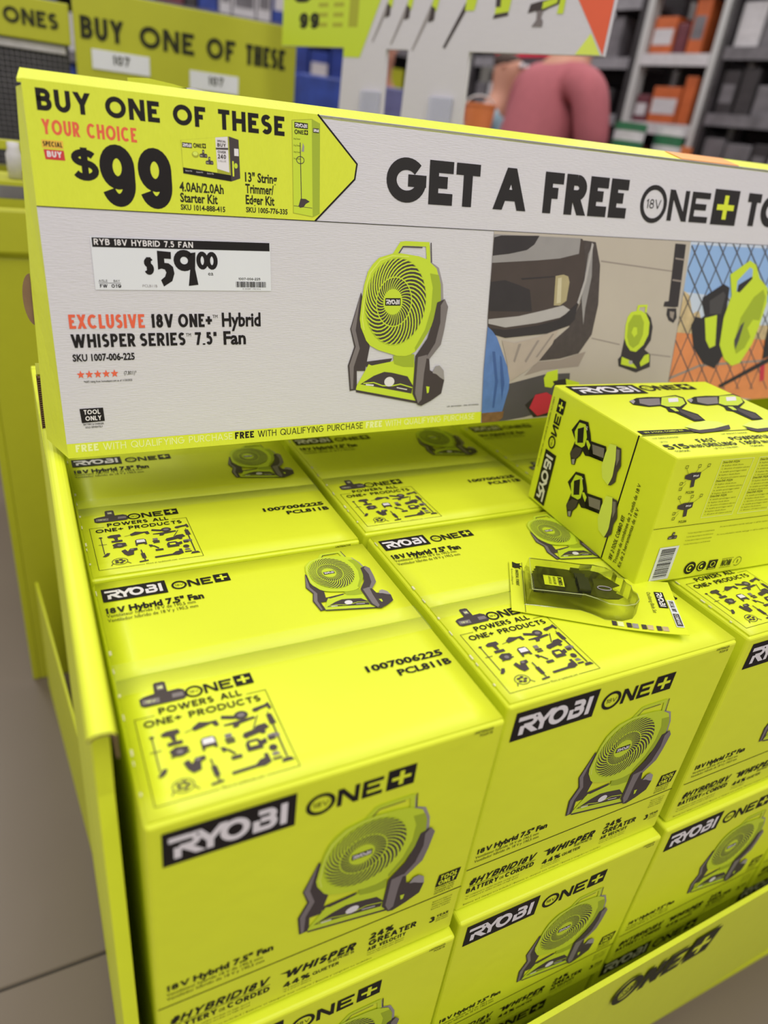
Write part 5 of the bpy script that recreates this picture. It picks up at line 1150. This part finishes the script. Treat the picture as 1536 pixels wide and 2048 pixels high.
def person(label, loc, rz, shirt, trousers, hair, bend=.12, k=1.24):
    t = thing('person', label, 'person', loc, rz)
    s_ = lambda l: [tuple(c * k for c in v) for v in l]
    b = bend
    # +y is forward
    body = s_([(0, 0, .95, .13, .11), (0, .02 * b, 1.12, .135, .10), (0, .7 * b, 1.32, .15, .11), (0, 1.1 * b, 1.45, .08, .07), (0, 1.5 * b, 1.54, .055, .055), (0, 1.8 * b, 1.62, .075, .09), (0, 1.9 * b, 1.72, .07, .085)]
      + [(s * .19, 1.0 * b, 1.41, .060) for s in (-1, 1)] + [(s * .25, 1.1 * b + .03, 1.14, .045) for s in (-1, 1)] + [(s * .22, 1.1 * b + .22, .98, .033) for s in (-1, 1)] + [(s * .20, 1.1 * b + .29, .95, .030, .020) for s in (-1, 1)]
      + [(s * .10, 0, .88, .095) for s in (-1, 1)] + [(s * .11, .03, .50, .062) for s in (-1, 1)] + [(s * .12, 0, .09, .045) for s in (-1, 1)] + [(s * .12, .15, .04, .040, .030) for s in (-1, 1)])
    E = [(0, 1), (1, 2), (2, 3), (3, 4), (4, 5), (5, 6)] + [(3, 7), (3, 8), (7, 9), (8, 10), (9, 11), (10, 12), (11, 13), (12, 14)] + [(0, 15), (0, 16), (15, 17), (16, 18), (17, 19), (18, 20), (19, 21), (20, 22)]
    skinned('body', body, E, M['skin'], t)
    sh = s_([(0, 0, .90, .16, .13), (0, .02 * b, 1.10, .165, .125), (0, .7 * b, 1.30, .185, .140), (0, 1.1 * b, 1.44, .10, .09)] + [(s * .20, 1.0 * b, 1.41, .078) for s in (-1, 1)] + [(s * .25, 1.1 * b + .02, 1.18, .066) for s in (-1, 1)])
    skinned('shirt', sh, [(0, 1), (1, 2), (2, 3), (3, 4), (3, 5), (4, 6), (5, 7)], shirt, t)
    tr_ = s_([(0, 0, .93, .145, .12)] + [(s * .10, 0, .86, .105) for s in (-1, 1)] + [(s * .11, .03, .50, .078) for s in (-1, 1)] + [(s * .12, 0, .10, .065) for s in (-1, 1)])
    skinned('trousers', tr_, [(0, 1), (0, 2), (1, 3), (2, 4), (3, 5), (4, 6)], trousers, t)
    skinned('hair', s_([(0, 1.72 * b - .015, 1.63, .075, .085), (0, 1.85 * b - .012, 1.74, .078, .092)]), [(0, 1)], hair, t)
    for s in (-1, 1):
        sb = bx(bmesh.new(), (s * .12 - .05) * k, (s * .12 + .05) * k, -.09 * k, .20 * k, 0, .09 * k, bev=.03 * k, seg=3); obj('shoe', sb, M['shoe'], t, smooth=True)
        hb_ = []
        for q in range(4):
            hx = s * .20 + (q - 1.5) * .018; skinned('finger', s_([(hx, 1.1 * b + .30, .95, .009), (hx, 1.1 * b + .345 + .005 * (q in (1, 2)), .93, .008), (hx, 1.1 * b + .365 + .008 * (q in (1, 2)), .905, .007)]), [(0, 1), (1, 2)], M['skin'], t, 1)
        skinned('thumb', s_([(s * .17, 1.1 * b + .29, .955, .010), (s * .155, 1.1 * b + .32, .935, .008)]), [(0, 1)], M['skin'], t, 1)
        skinned('ear', s_([(s * .073, 1.83 * b, 1.655, .010, .018), (s * .078, 1.83 * b - .006, 1.675, .008, .014)]), [(0, 1)], M['skin'], t, 1)
    fy = 1.8 * b + .083
    skinned('nose', s_([(0, fy - .004, 1.675, .008), (0, fy + .016, 1.645, .012)]), [(0, 1)], M['skin'], t, 1)
    for s in (-1, 1):
        e_ = bmesh.new(); bmesh.ops.create_uvsphere(e_, u_segments=12, v_segments=8, radius=.012 * k); obj('eye', e_, M['paper'], t, loc=(s * .031 * k, (fy - .004) * k, 1.675 * k), smooth=True)
    mo = bmesh.new(); bx(mo, -.022 * k, .022 * k, fy * k - .006, fy * k + .004, 1.612 * k, 1.620 * k, bev=.002); obj('mouth', mo, M['mpack'], t)
    return t
person('man in a dusty red shirt with dark hair, turned away, beyond the header', (2.56, 3.20, FZ), radians(-88), M['pinkshirt'], M['jeans'], M['hair'], .12, 1.36)
person('shopper in a pale blue shirt and blue jeans left of the red-shirted man', (2.79, 3.96, FZ), radians(-150), M['blueshirt'], M['jeansb'], M['hair'], .05, 1.22)
person('shopper in black trousers seen through the narrow opening of the arch', (2.32, 4.66, FZ), radians(170), M['skin'], M['blacktrousers'], M['hair'], .05, 1.24)

# ================================================================ scale everything to metres
cam_lights = {'CAMERA', 'LIGHT'}
for me in bpy.data.meshes:
    if me.users: me.transform(Matrix.Scale(S, 4))
for o in bpy.data.objects:
    if o.type not in cam_lights: o.location = o.location * S
